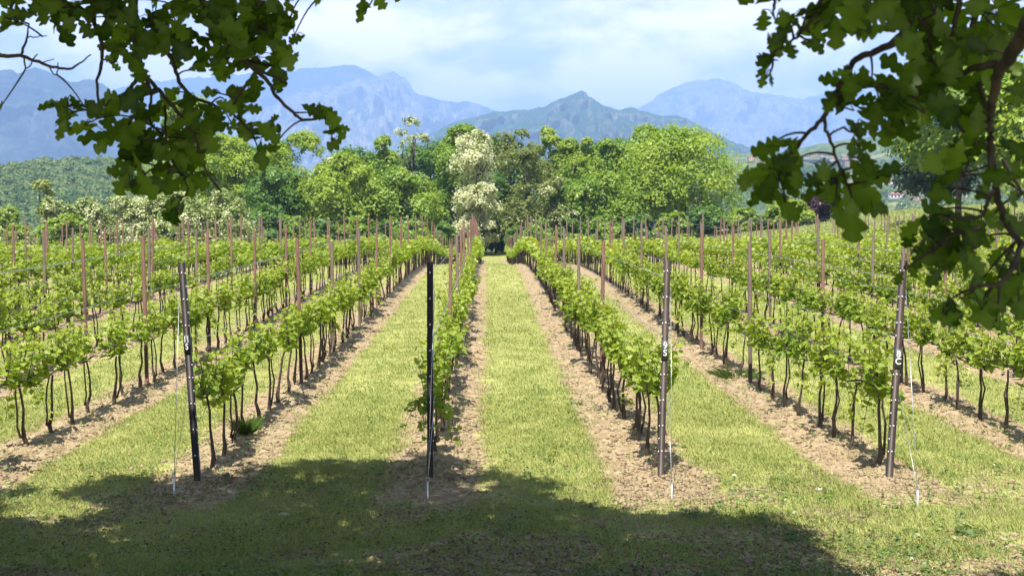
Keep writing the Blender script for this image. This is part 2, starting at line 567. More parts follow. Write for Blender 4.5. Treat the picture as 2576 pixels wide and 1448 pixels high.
ridge('mountain', 'dark blue jagged mountain behind the left hill',
      [(-500, 250), (-250, 190), (-100, 200), (0, 187), (30, 177), (52, 186), (88, 168), (130, 184), (180, 206), (205, 208), (232, 198), (262, 214),
       (300, 248), (350, 300), (420, 365), (520, 440), (640, 520)], 4600, M['mt_blue'], .35, .2, .12, seed=11)
ridge('mountain', 'pale far mountain fading into cloud behind the left ridges',
      [(120, 330), (240, 250), (300, 222), (340, 214), (450, 200), (560, 190), (700, 182), (820, 168), (890, 165), (940, 188), (1000, 240), (1100, 330), (1250, 450)],
      9300, M['mt_blue'], .25, .1, .08, seed=23)
ridge('mountain', 'broad pale mountain with white cliffs left of the green peak',
      [(430, 450), (560, 360), (640, 295), (700, 262), (760, 236), (830, 212), (900, 197), (960, 189), (990, 182), (1018, 198), (1045, 232), (1080, 246),
       (1130, 258), (1160, 254), (1200, 262), (1245, 280), (1320, 320), (1450, 420), (1560, 520)], 7800, M['mt_rock'], .35, .15, .14, seed=31)
ridge('mountain', 'green pointed peak in the middle of the skyline',
      [(950, 440), (1080, 340), (1150, 303), (1240, 283), (1300, 276), (1350, 274), (1380, 262), (1430, 240), (1462, 231), (1490, 248), (1520, 270), (1560, 278),
       (1582, 271), (1610, 280), (1660, 295), (1690, 290), (1740, 322), (1800, 355), (1860, 382), (1960, 400), (2080, 470)], 4200, M['mt_green'], .40, .2, .12, seed=47)
ridge('mountain', 'pale pinkish rocky mountain right of the green peak',
      [(1450, 420), (1560, 320), (1620, 262), (1680, 226), (1740, 206), (1790, 200), (1822, 210), (1860, 236), (1920, 236), (2000, 252), (2080, 236), (2200, 228),
       (2330, 245), (2480, 215), (2700, 190), (3000, 230)], 10400, M['mt_rock'], .38, .15, .16, seed=53)
ridge('hill', 'wooded low hill at the left below the mountains',
      [(-420, 495), (-100, 468), (0, 458), (60, 442), (130, 426), (200, 416), (270, 418), (350, 428), (450, 440), (600, 462), (760, 500), (900, 560)],
      720, M['hill'], .45, .3, .10, 160, 50, seed=61, power=.8, detail=4.0)
HF = ridge('hill', 'green hillside with a small town on the right',
      [(1560, 480), (1700, 415), (1850, 386), (1960, 384), (2050, 366), (2130, 350), (2220, 342), (2350, 334), (2600, 322), (2900, 330), (3300, 380)],
      1650, M['hill'], .70, .3, .05, 200, 80, seed=73, power=1.1, detail=4.0)


def hill_hit(hill, px, py, lo, hi):
    """Where the sight line first meets a hill surface."""
    xs, Yg, Zg = hill
    for D in np.linspace(lo, hi, 400):
        P = ray(px, py, D)
        i = int(np.clip(np.searchsorted(xs, P[0]), 0, len(xs) - 1))
        o = np.argsort(Yg[i])
        z = np.interp(D, Yg[i][o], Zg[i][o])
        if z >= P[2]:
            return np.array([P[0], D, z])
    return None


def scatter_forest(name, label, hill, n, size, r, dmin=0):
    xs, Yg, Zg = hill
    keep = Yg[0] >= dmin if Yg.ndim == 1 else np.ones(Yg.shape[1], bool)
    i = r.integers(0, len(xs), n * 2)
    j = r.integers(2, 58 if Yg.shape[1] > 60 else 50, n * 2)
    x, y, z = xs[i] + r.normal(size=n * 2) * 4, Yg[i, j], Zg[i, j]
    px, py, w = proj(np.stack([x, y, z], 1))
    ok = (px > -120) & (px < 2700) & (y > dmin)
    dens = vnoise(x / 60, y / 60, 5) + r.random(n * 2) * .5
    ok &= dens > .38
    x, y, z = x[ok][:n], y[ok][:n], z[ok][:n]
    K = 90
    rad = size * r.uniform(.6, 1.25, len(x))
    d = unit(r.normal(size=(len(x), K, 3)))
    d[..., 2] = np.abs(d[..., 2]) * 1.0 - .15
    P = np.stack([x, y, z + rad * .5], 1)[:, None] + d * rad[:, None, None] * np.array([1, 1, 1.15])
    tone = np.repeat(np.clip(r.normal(.45, .25, len(x)), 0, 1), K) + r.normal(0, .08, len(x) * K)
    V, Q = cards(P.reshape(-1, 3), (d + r.normal(size=d.shape) * .45).reshape(-1, 3), np.repeat(rad * .22, K), .8, r)
    tag(link(name, make_mesh(name, V, Q, np.repeat(np.clip(tone, 0, 1), 4), [M['forest']])), label, None, None, 'stuff')


scatter_forest('forest', 'woods covering the low hill at the left', HILLS['hill'], 2600, 3.6, np.random.default_rng(5))
scatter_forest('forest', 'scattered woods on the green town hillside', HILLS['hill_b'], 1800, 5.0, np.random.default_rng(6), 550)

# ------------------------------------------------------------------ small town on the right hillside
def house(px, py, wide, wallm, label, rot=0.0, tall=1.0, lo=520):
    wide *= .74
    tall *= .8
    P = hill_hit(HF, px + 4, py + 9, lo, 1640)
    if P is None:
        return
    w, d, h = wide, wide * .8, 5.6 * tall
    root = thing('house', label, 'house', tuple(P - np.array([0, 0, .6])), 'houses on the far hillside')
    root.rotation_euler.z = rot
    link('wall', make_mesh('house_wall', *box(-w / 2, w / 2, -d / 2, d / 2, 0, h), None, [wallm]), root)
    o = .5
    V = np.array([[-w / 2 - o, -d / 2 - o, h], [w / 2 + o, -d / 2 - o, h], [w / 2 + o, d / 2 + o, h], [-w / 2 - o, d / 2 + o, h],
                  [-w / 2 + d * .35, 0, h + d * .28], [w / 2 - d * .35, 0, h + d * .28]])
    link('roof', make_mesh('house_roof', V, [np.array([[0, 1, 5, 4], [2, 3, 4, 5], [3, 2, 1, 0]]), np.array([[1, 2, 5], [3, 0, 4]])], None, [M['roof']]), root)
    for k in range(3):
        x = (-.3 + .3 * k) * w
        link('window', make_mesh('house_window', *box(x - .6, x + .6, -d / 2 - .06, -d / 2 + .02, h * .55, h * .55 + 1.5), None, [M['window']]), root)


W_, K_, O_ = M['wall_white'], M['wall_pink'], M['wall_orange']
house(1886, 399, 11, O_, 'tall orange house standing alone left of the hanging oak leaves', .1, 1.5)
house(1850, 402, 9, W_, 'small pale house left of the orange house', .3)
house(1916, 404, 13, K_, 'long pink house just right of the orange house', -.2, .8)
house(2024, 396, 11, W_, 'white house at the left end of the hillside street', .2)
house(2046, 392, 12, K_, 'pink house second along the hillside street', -.1)
house(2068, 395, 10, W_, 'white house third along the hillside street', .4)
house(2092, 398, 12, W_, 'cream house in the middle of the hillside street', .0)
house(2118, 400, 14, K_, 'wide pink house right of the cream house on the street', -.3)
house(2146, 403, 12, W_, 'white house below the wide pink house', .2)
house(2172, 398, 15, W_, 'long white house near the right end of the hillside street', .1)
house(2130, 412, 14, K_, 'lowest pink house under the hillside street', .0)
house(2210, 470, 13, K_, 'pink roofed house left in the lower hamlet', .1)
house(2232, 464, 15, W_, 'white house at the top of the lower hamlet', -.2)
house(2258, 468, 14, K_, 'pink house right in the lower hamlet', .3)
house(2276, 462, 12, W_, 'white house beside the dark tree in the lower hamlet', .0)
house(2246, 494, 11, W_, 'white house with an orange roof in the nearest hamlet', -.1)
house(2272, 492, 13, W_, 'largest white house in the nearest hamlet', .25)
house(2296, 498, 11, K_, 'pink house at the right of the nearest hamlet', .1)

# ------------------------------------------------------------------ trees
def crown_points(W, H, lobes, per, r, shape=1.0, hang=.1):
    """Points and outward normals of leaf clumps for a crown of half-width W and height H with its base at z=0."""
    P, N = [], []
    for k in range(lobes):
        u = r.uniform(*((.0, .36), (.3, .75), (.78, 1.0), (.1, .9))[k % 4])
        zc = H * (.10 + .80 * u)
        env = W * min(1.0, max(.50, 1.12 - abs((u - .40) / .62) ** 2.4))
        rad = min(max(env, .62 * W), W) * r.uniform(.28, .48)
        a = r.uniform(0, 2 * math.pi)
        rr = max(0, env - rad * .7) * math.sqrt(r.uniform(.1, 1))
        c = np.array([rr * math.cos(a), rr * math.sin(a) * .9, min(zc, H - rad * .75)])
        nsub = max(6, int(per / 14))
        d = unit(r.normal(size=(nsub, 3)))
        d[:, 2] = np.where(d[:, 2] < -.35, -d[:, 2], d[:, 2])
        sc_ = c + d * rad * r.uniform(.72, 1.08, (nsub, 1)) * np.array([1, 1, .82])
        p = sc_[:, None] + r.normal(size=(nsub, 14, 3)) * rad * .16
        P.append(p.reshape(-1, 3))
        N.append((d[:, None] + r.normal(size=(nsub, 14, 3)) * .42 + np.array([0, -.15, .5])).reshape(-1, 3))
    return np.concatenate(P), np.concatenate(N)


def build_tree(label, cx, top, half, D, leaf, seed, base_frac=.05, leafsize=.18, lobes=36, per=560, blossom=0.0, group='trees behind the vineyard',
               name='tree', cat='tree', shape=1.0, gz=None, bark='bark', trunk_px=None):
    r = np.random.default_rng(seed)
    T = ray(cx, top, D)
    W = half * D / F * (1.16 if D > 122 and name == 'tree' else 1.0)
    z0 = float(terrain(T[0], D)) if gz is None else gz
    Ht = T[2] - z0
    root = thing(name, label, cat, (T[0], D, z0), group)
    cb = Ht * base_frac
    P, N = crown_points(W, Ht - cb, lobes, per, r, shape)
    P[:, 2] += cb
    sz = leafsize * r.uniform(.65, 1.3, len(P))
    tone = np.clip(.42 + .9 * (fbm(P[:, 0] * .5 + seed, P[:, 2] * .5, seed, 2) - .38) + r.normal(0, .16, len(P)), 0, 1)
    if blossom:
        bl = (vnoise(P[:, 0] * 1.1 + 9, P[:, 2] * 1.1 + P[:, 1], seed + 2) + r.normal(0, .22, len(P))) < blossom
    else:
        bl = np.zeros(len(P), bool)
    V, Q = cards(P[~bl], N[~bl], sz[~bl], .62, r, .12)
    link('crown', make_mesh(name + '_crown', V, Q, np.repeat(tone[~bl], 4), [M[leaf]]), root)
    if bl.any():
        V, Q = cards(P[bl], N[bl], sz[bl] * .62, .8, r, .1)
        link('blossom', make_mesh(name + '_blossom', V, Q, np.repeat(tone[bl], 4), [M['blossom']]), root)
    mb = MB()
    th = Ht * .75
    r0 = max(.06, Ht * .016)
    lean = r.normal(0, .04, 2) * Ht
    tp = np.array([[lean[0] * t * t, lean[1] * t * t, -.3 + (th + .3) * t] for t in np.linspace(0, 1, 7)])
    mb.add(*tube(tp, r0 * np.array([1.35, 1.0, .85, .7, .52, .35, .18]), 8))
    for k in range(8):
        t = r.uniform(.22, .8)
        b = tp[0] + (tp[-1] - tp[0]) * t
        b = np.array([np.interp(t, np.linspace(0, 1, 7), tp[:, i]) for i in range(3)])
        e = P[r.integers(len(P))]
        e = b + (e - b) * .85
        if e[2] < b[2]:
            e[2] = b[2] + .1 * Ht
        mid = (b + e) / 2 + r.normal(size=3) * .03 * Ht
        mb.add(*tube([b, mid, e], np.array([.5, .32, .1]) * r0, 5))
    link('trunk', mb.mesh(name + '_trunk', [M[bark]], True), root)
    return root


BL = 'blossoming acacias along the left edge'
TREES = [
    # label, cx, top, half, D, leaf, seed, kw
    ('pale yellow green acacia rising above its neighbours at the far left', 118, 425, 52, 112, 'leaf_pale', 1, dict(blossom=.42, lobes=18)),
    ('low green tree at the left frame edge', 20, 512, 75, 116, 'leaf_lime', 2, dict(blossom=.2, lobes=14)),
    ('green bush between the two leftmost pale acacias', 170, 540, 70, 108, 'leaf_green', 3, dict(lobes=16)),
    ('cream blossoming acacia, leftmost of the low blossom clump', 232, 492, 82, 112, 'leaf_pale', 4, dict(blossom=.42, group=BL, lobes=16)),
    ('cream blossoming acacia under the oak leaf tuft', 330, 482, 92, 114, 'leaf_pale', 5, dict(blossom=.44, group=BL, lobes=18)),
    ('broad cream blossoming acacia in the middle of the blossom clump', 440, 470, 100, 113, 'leaf_pale', 6, dict(blossom=.44, group=BL, lobes=20)),
    ('cream blossoming acacia at the right end of the blossom clump', 560, 478, 95, 115, 'leaf_pale', 7, dict(blossom=.40, group=BL, lobes=18)),
    ('tallest lime green tree behind the left oak bough', 462, 226, 92, 138, 'leaf_lime', 8, dict(lobes=32)),
    ('lime green tree right of the tallest left tree', 570, 318, 92, 140, 'leaf_lime', 9, dict(lobes=29)),
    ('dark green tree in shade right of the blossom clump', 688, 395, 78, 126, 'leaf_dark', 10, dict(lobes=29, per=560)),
    ('bright lime tree with a bare grey middle', 752, 302, 95, 139, 'leaf_lime', 11, dict(lobes=27)),
    ('small blossoming acacia between two lime green crowns', 822, 372, 60, 134, 'leaf_pale', 12, dict(blossom=.5, lobes=12)),
    ('low dome shaped bright green tree in front of the wood', 868, 388, 100, 126, 'leaf_lime', 13, dict(lobes=35, per=560)),
    ('grey green tree with a flat bright top left of the tall acacia', 950, 325, 66, 138, 'leaf_green', 14, dict(lobes=24)),
    ('tall blossoming acacia with a bare dark stem on top', 1035, 268, 64, 142, 'leaf_pale', 15, dict(blossom=.55, lobes=15, per=220)),
    ('mid green tree below the tall blossoming acacia', 1010, 425, 105, 127, 'leaf_green', 16, dict(lobes=35, per=560)),
    ('round topped green tree left of the big white acacia', 1150, 288, 72, 139, 'leaf_green', 17, dict(lobes=27)),
    ('big white blossoming acacia beside the end of the grass lane', 1188, 306, 76, 124, 'leaf_pale', 18, dict(blossom=.86, lobes=26, per=560, base_frac=.08, shape=.9)),
    ('low white blossoming acacia hanging over the left side of the lane end', 1206, 440, 62, 121, 'leaf_pale', 34, dict(blossom=.85, lobes=20, base_frac=.06)),
    ('sparse olive brown tree right of the big white acacia', 1285, 296, 76, 137, 'leaf_olive', 19, dict(lobes=24, per=230)),
    ('olive green tree in front with a dark trunk', 1318, 350, 88, 128, 'leaf_olive', 20, dict(lobes=27, per=260)),
    ('tall bright green tree with a round top in the middle', 1388, 300, 62, 139, 'leaf_lime', 21, dict(lobes=21)),
    ('bright green tree leaning out right of the round top', 1448, 322, 66, 137, 'leaf_lime', 22, dict(lobes=22)),
    ('small half blossoming acacia in front of the olive trees', 1385, 440, 66, 124, 'leaf_olive', 23, dict(blossom=.36, lobes=14)),
    ('pale green tree between the bright tree and the big crown', 1540, 334, 74, 138, 'leaf_green', 24, dict(lobes=27)),
    ('tall green tree at the upper left of the big crown', 1640, 306, 84, 139, 'leaf_green', 25, dict(lobes=29)),
    ('biggest rounded green tree at the right end of the wood', 1722, 322, 150, 128, 'leaf_lime', 26, dict(lobes=54, per=560)),
    ('lower mid green tree under the pale green tree', 1520, 430, 92, 125, 'leaf_green', 27, dict(lobes=29, per=320)),
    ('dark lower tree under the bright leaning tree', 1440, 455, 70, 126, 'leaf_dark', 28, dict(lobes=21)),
    ('rounded yellow green bush right of the wood', 1985, 505, 62, 118, 'leaf_lime', 29, dict(lobes=21, base_frac=.05)),
    ('dark purple leaved tree beyond the right vines', 2052, 492, 52, 122, 'leaf_purple', 30, dict(lobes=18)),
    ('blue green tree with a thick dark trunk on the right slope', 2345, 330, 120, 92, 'leaf_blue', 31, dict(lobes=32, base_frac=.30)),
    ('tall bright green tree behind the right oak bough', 2420, 60, 190, 84, 'leaf_green', 32, dict(lobes=45, base_frac=.22)),
    ('green tree at the right frame edge behind the oak bough', 2640, 130, 170, 78, 'leaf_lime', 33, dict(lobes=40, base_frac=.12)),
]
for t in TREES:
    build_tree(*t[:7], **t[7])
# trees deeper in the wood, shade put into their dark leaf colour
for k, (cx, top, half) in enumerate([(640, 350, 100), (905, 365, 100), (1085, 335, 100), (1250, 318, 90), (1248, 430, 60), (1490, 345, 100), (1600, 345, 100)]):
    build_tree('shade-dark green tree deep in the wood behind the ' + ['dark left tree', 'low dome tree', 'tall acacia', 'lane end', 'lane end, added to shade it', 'leaning tree', 'big crown'][k],
               cx, top, half * 1.25, 133 if top == 430 else 150, 'leaf_dark', 60 + k, lobes=26, base_frac=.22 if top == 430 else .03, leafsize=.25)  # lower lane-end tree is added to shade the gap beneath it
# shrubs at the foot of the wood
SH = [(655, 535, 54), (735, 538, 48), (815, 548, 42), (890, 540, 46), (965, 552, 44), (1045, 548, 46), (1120, 556, 40), (1190, 566, 34),
      (1296, 560, 30), (1360, 552, 44), (1440, 545, 46), (1525, 540, 50), (1610, 535, 50), (1695, 530, 52), (1780, 520, 56), (1870, 525, 52), (1930, 545, 40)]
for k, (cx, top, half, D, w_) in enumerate([(1246, 566, 46, 138, 'nearer'), (1250, 545, 60, 143, 'deeper')]):  # shrubs added in dark leaf colour to darken the shaded lane gap
    build_tree(f'added dark shrub standing in for shade at the lane end, the {w_} one', cx, top, half, D, 'leaf_dark', 130 + k, lobes=16, per=320, base_frac=.01, leafsize=.2, name='shrub', cat='shrub', group='shrubs at the foot of the wood')
ORD = ['first', 'second', 'third', 'fourth', 'fifth', 'sixth', 'seventh', 'eighth']
for k, (cx, top, half) in enumerate(SH):
    side = 'left' if k < 8 else 'right'
    n = 7 - k if k < 8 else k - 8
    word = (ORD + ['ninth'])[n]
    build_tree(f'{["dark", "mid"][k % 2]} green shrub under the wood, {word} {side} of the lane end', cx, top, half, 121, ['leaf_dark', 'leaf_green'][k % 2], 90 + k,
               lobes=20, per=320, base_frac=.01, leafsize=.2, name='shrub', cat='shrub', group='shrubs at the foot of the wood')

# ------------------------------------------------------------------ trellis posts
ROWX = {k: 1.8 + 2.4 * k for k in range(-22, 23)}            # row 0 stands behind the post marked 9 S
POSTY = [11.7] + [18.0 + 4.2 * k for k in range(25)]


def row_end(x):
    if x > 14: return 84
    if x < -22: return 92
    return 108


def row_name(k):
    if k == 0: return 'the 9 S row'
    if k == 1: return 'the 8 C row'
    if k == -1: return 'the unlettered post row'
    if k == -2: return 'the 11 S row'
    W = ['first', 'second', 'third', 'fourth', 'fifth', 'sixth', 'seventh', 'eighth', 'ninth', 'tenth', 'eleventh', 'twelfth',
         'thirteenth', 'fourteenth', 'fifteenth', 'sixteenth', 'seventeenth', 'eighteenth', 'nineteenth', 'twentieth']
    return f'the {W[k - 2]} row right of 8 C' if k > 1 else f'the {W[-k - 3]} row left of 11 S'


def nth(i):
    w = ['first', 'second', 'third', 'fourth', 'fifth', 'sixth', 'seventh', 'eighth', 'ninth', 'tenth', 'eleventh', 'twelfth']
    return w[i] if i < 12 else f'{i + 1}th' if (i + 1) % 10 not in (1, 2, 3) or (i + 1) % 100 in (11, 12, 13) else f"{i + 1}{'st nd rd'.split()[(i + 1) % 10 - 1]}"


def channel(w, d, t, h0, h1):
    """Upright C-profile open to the back (+y)."""
    out = np.array([[-w / 2, d / 2], [-w / 2, -d / 2], [w / 2, -d / 2], [w / 2, d / 2], [w / 2 - .35 * w, d / 2], [w / 2 - .35 * w, d / 2 - t], [w / 2 - t, d / 2 - t],
                    [w / 2 - t, -d / 2 + t], [-w / 2 + t, -d / 2 + t], [-w / 2 + t, d / 2 - t], [-w / 2 + .35 * w, d / 2 - t], [-w / 2 + .35 * w, d / 2]])
    n = len(out)
    V = np.concatenate([np.c_[out, np.full(n, h0)], np.c_[out, np.full(n, h1)]])
    Q = np.array([[i, (i + 1) % n, (i + 1) % n + n, i + n] for i in range(n)])
    capq = []
    for o in (0, n):
        capq += [[o + a for a in f] for f in ([0, 1, 8, 9], [1, 2, 7, 8], [2, 3, 6, 7], [3, 4, 5, 6], [11, 0, 9, 10])]
    return V, [Q, np.array(capq)]


V, Fs = channel(.055, .042, .004, -.3, 2.22)
mbp = MB().add(V, Fs)
for zz_ in (.78, 1.1, 1.45, 1.8, 2.1):
    for s in (-1, 1):
        mbp.add(*box(s * .0275 - .007, s * .0275 + .007, -.012, .004, zz_, zz_ + .018))
post_me = [mbp.mesh('trellis_post', [M['rust_steel']]), None]
post_me[1] = post_me[0].copy(); post_me[1].materials[0] = M['grey_steel']
cand = []
for k, x in ROWX.items():
    for i, y in enumerate(POSTY):
        if i == 0 or y > row_end(x):
            continue
        gz = float(ground_z(x, y))
        px, py, w = proj(np.array([x, y, gz + 1.6]))
        if -700 < px < 3300:
            cand.append((not (-25 < px < 2600), y, k, i, x, gz))
cand.sort()
n_ind = min(300, sum(not c[0] for c in cand))
cand = [c[1:] for c in cand]
rp = np.random.default_rng(21)
first = {}
for y, k, i, x, gz in cand:
    if -25 < proj(np.array([x, y, gz + 1.6]))[0] < 2600:
        first[k] = min(i, first.get(k, 99))
far_mb = MB()
for n, (y, k, i, x, gz) in enumerate(cand):
    lx, ly, sc_ = rp.normal(0, .012), rp.normal(0, .012), rp.uniform(.95, 1.05)
    if n < n_ind:
        o = link('trellis_post', post_me[1 if (k >= 0 and rp.random() < .6) or rp.random() < .12 else 0], None, (x + rp.normal(0, .02), y, gz))
        o.rotation_euler = (lx, ly, rp.normal(0, .12))
        o.scale = (1, 1, sc_)
        col = 'grey brown' if o.data is post_me[1] else 'reddish brown'
        seen = i - first[k]
        frm = 'from front' if abs(k + .5) > 2 else 'behind end post'
        tag(o, f'{col} trellis post, {nth(seen)} {frm} in {row_name(k)}', 'trellis post', 'trellis posts along the vine rows')
    else:
        far_mb.add(*box(x - .027, x + .027, y - .02, y + .02, gz - .2, gz + 2.2 * sc_))
if far_mb.n:
    tag(link('trellis_posts', far_mb.mesh('trellis_posts', [M['rust_steel']])), 'many distant brown trellis posts past the crest', None, None, 'stuff')

# end posts with lettering, hooks, anchors
def letters(txt, size, parent, loc, mat):
    cu = bpy.data.curves.new('lettering', 'FONT')
    cu.body = txt
    cu.size = size
    cu.align_x = 'CENTER'
    cu.space_line = .82
    cu.extrude = .0012
    cu.offset = size * .018
    tmp = bpy.data.objects.new('tmp', cu)
    COL.objects.link(tmp)
    dg = bpy.context.evaluated_depsgraph_get()
    me = bpy.data.meshes.new_from_object(tmp.evaluated_get(dg))
    bpy.data.objects.remove(tmp)
    me.materials.clear()
    me.materials.append(mat)
    o = link('lettering', me, parent, loc)
    o.rotation_euler = (math.pi / 2, 0, 0)
    return o


ENDS = [(-2, -.055, '11\nS', 'end_steel_shaded', 'plate', 'steel end post in shade-black colour lettered 11 S, leaning left', 1.40, 2.25),
        (-1, .004, None, 'end_steel_shaded', None, 'steel end post in shade-black colour without lettering beside the grass lane', 1.3, 2.24),
        (0, .022, '9\nS', 'end_brown', 'plate_grey', 'brown steel end post lettered 9 S', 1.30, 2.24),
        (1, .045, '8\nC', 'end_brown', 'plate_grey', 'brown steel end post lettered 8 C, leaning right', 1.22, 2.26)]
ANCH = {-2: (438, 1252), -1: (1076, 1266), 0: (1690, 1274), 1: (2308, 1302)}
for k, tilt, txt, steel, platem, label, pz, hh in ENDS:
    x, y = ROWX[k], 11.7
    gz = float(ground_z(x, y))
    root = thing('end_post', label, 'end post', (x, y, gz), 'end posts of the vine rows')
    root.rotation_euler = (.01, tilt, 0)
    V, Fs = channel(.062, .055, .005, -.3, hh)
    link('channel', make_mesh('end_channel', V, Fs, None, [M[steel]]), root)
    for j, zh in enumerate(np.linspace(.25, hh - .12, 15)):
        if txt and -.10 < zh - pz < .13:
            continue
        mb = MB()
        for s in (-1, 1):
            mb.add(*box(s * .032 - .006, s * .032 + .006, -.022, -.008, zh, zh + .015))
        if j % 2 == 0:
            mb.add(*box(-.006, .006, -.0315, -.026, zh + .002, zh + .022))
        link('wire_hook', mb.mesh('wire_hook', [M['hook']]), root)
    if txt:
        pl = link('number_plate', make_mesh('number_plate', *box(-.032, .032, -.036, -.0325, -.080, .118), None, [M[platem]]), root, (0, 0, pz))
        lt = letters(txt, .092, pl, (0, -.0375, .036), M['letter'])
        if len(txt) > 3:
            lt.scale = (.66, 1, 1)
    ax, ay = ANCH[k]
    D = 2.67 * F / (ay - 570)
    A = ray(ax, ay, D)
    A[2] = float(ground_z(A[0], A[1]))
    aw = thing('anchor_wire', f"taut steel anchor wire pegged in front of the {txt.replace(chr(10), ' ') + ' post' if txt else 'unlettered post'}", 'anchor wire', tuple(A),
               'anchor wires of the end posts')
    sd = -.045 if k == -2 else .045
    top = np.array([x + math.sin(tilt) * 2 + sd, y - .01, gz + 1.95]) - A
    mid = np.array([x + math.sin(tilt) * 1 + sd, y - .01, gz + .85]) - A
    hd = np.array([0, .01, .16])
    link('wire', make_mesh('anchor_strand', *tube([hd, top], .0035, 5), None, [M['wire']]), aw)
    link('wire', make_mesh('anchor_strand', *tube([hd, mid], .003, 5), None, [M['wire']]), aw)
    mb = MB().add(*tube([[0, 0, -.15], hd], .009, 6)).add(*tube([hd + [-.014, 0, 0], hd + [-.016, 0, .05], hd + [.016, 0, .05], hd + [.014, 0, 0]], .005, 5))
    link('ground_peg', mb.mesh('ground_peg', [M['hook']]), aw)

# trellis wires of the nearest rows
for k in range(-6, 6):
    x = ROWX[k]
    y0 = 11.7
    if k > 1 or k < -2:
        y0 = max(12.3, abs(x) / .47)
    ys = np.concatenate([[y0], [p for p in POSTY if p > y0 + .5 and p < 80]])
    for nm, h, off in (('top', 2.08, .0), ('upper', 1.45, .035), ('middle', 1.08, -.035)):
        yy = np.linspace(ys[0], ys[-1], 90)
        z = ground_z(np.full_like(ys, x), ys) + h
        pts = np.stack([np.full_like(yy, x + off), yy, np.interp(yy, ys, z)], 1)
        tag(link('trellis_wire', make_mesh('trellis_wire', *tube(pts, .0032, 4), None, [M['wire']])),
            f'{nm} trellis wire strung along {row_name(k)}', 'wire', 'trellis wires along the rows')

# ------------------------------------------------------------------ grapevines
VL = np.array([[0, 0], [.30, -.16], [.56, .02], [.46, .26], [.70, .52], [.42, .56], [.28, .80], [0, 1.0]])
NVL = len(VL)


def vine_leaves(P, axis, normal, size, r):
    """Five-lobed vine leaves: two folded halves each."""
    n = len(P)
    Nn = unit(normal)
    A = unit(axis - (axis * Nn).sum(1, keepdims=True) * Nn)
    B = np.cross(A, Nn)
    s = size[:, None, None]
    wob = r.uniform(.82, 1.18, (n, 2, NVL))
    Vs = []
    for h, sg in ((0, 1), (1, -1)):
        u = VL[None, :, 0] * wob[:, h]
        v = VL[None, :, 1] * np.ones((n, 1))
        fold = .28 * u - .22 * (v - .4) ** 2
        Vs.append(P[:, None] + s * (sg * u[..., None] * B[:, None] + v[..., None] * A[:, None] + fold[..., None] * Nn[:, None]))
    V = np.concatenate(Vs, 1).reshape(-1, 3)
    base = np.arange(n)[:, None] * (2 * NVL)
    f1 = base + np.arange(NVL)[None]
    f2 = base + NVL + np.arange(NVL)[None, ::-1]
    return V, np.concatenate([f1, f2])


def vine_proto(seed, shoots=11, spread=.36, tall=.42, droop=0.0, yellow=False, per=12.5):
    r = np.random.default_rng(seed)
    tr = MB()
    z1 = r.uniform(.68, .76)
    kink = r.normal(0, .022, (6, 2))
    kink[0] = 0
    kz = np.array([-.12, .10, .22, .42, .58, z1])
    pts = np.c_[np.cumsum(kink, 0) * .8, kz]
    pts[1, 0] += .02
    tr.add(*tube(pts, [.024, .026, .017, .0135, .013, .012], 7))
    if r.random() < .6:
        p2 = pts.copy(); p2[:, 0] += np.array([.0, .02, .035, .05, .03, .02]); p2[:, 1] += np.array([0, .03, .05, .04, .06, .03])
        tr.add(*tube(p2[1:], [.014, .012, .011, .010, .009], 5))
    hx, hy = pts[-1, 0], pts[-1, 1]
    cord = np.array([[hx, hy + t * spread, z1 + .02 + .03 * math.sin(3 * t + seed)] for t in np.linspace(-1, 1, 7)])
    tr.add(*tube(cord, [.006, .009, .012, .013, .012, .009, .006], 5))
    P, A, N, S, T = [], [], [], [], []
    for s in range(shoots):
        t = r.uniform(-1.1, 1.1)
        b = np.array([hx, hy + t * spread, z1 + .02])
        L = tall * r.uniform(.55, 1.25)
        side = r.normal(0, .19)
        if r.random() < droop:
            L *= 1.1
            e = b + np.array([r.choice([-1, 1]) * .22 * r.uniform(.5, 1.2), r.normal(0, .1), -L * .7])
            m = b + np.array([(e[0] - b[0]) * .7, 0, .04])
        else:
            e = b + np.array([side * L, r.normal(0, .25) * L, L])
            m = b + (e - b) * .5 + np.array([r.normal(0, .05), r.normal(0, .05), .03])
        tt = np.linspace(0, 1, 6)[:, None]
        curve = (1 - tt) ** 2 * b + 2 * tt * (1 - tt) * m + tt ** 2 * e
        tr.add(*tube(curve, np.linspace(.005, .002, 6), 4, False))
        nl = max(4, int(per * L / tall * r.uniform(.8, 1.2)))
        u = r.uniform(.02, 1.03, nl)
        pc = np.stack([np.interp(u, tt[:, 0], curve[:, i]) for i in range(3)], 1)
        an = r.uniform(0, 2 * math.pi, nl)
        outd = np.stack([np.cos(an), np.sin(an) * .8, r.uniform(-.25, .45, nl)], 1)
        size = r.uniform(.060, .095, nl) * (1.12 - .45 * u)
        P.append(pc + outd * r.uniform(.02, .06, (nl, 1)))
        A.append(outd + np.array([0, 0, -.25]))
        N.append(np.stack([np.cos(an) * .45, np.sin(an) * .45, np.full(nl, .9)], 1) + r.normal(0, .42, (nl, 3)))
        S.append(size)
        T.append(np.clip(.25 + .55 * u + r.normal(0, .14, nl), 0, 1))
    P, A, N, S, T = map(np.concatenate, (P, A, N, S, T))
    V, Fc = vine_leaves(P, A, N, S, r)
    leaf = make_mesh('vine_foliage', V, Fc, np.repeat(T, 2 * NVL), [M['vine_leaf_yellow' if yellow else 'vine_leaf']])
    return tr.mesh('vine_trunk', [M['vine_bark']], True), leaf


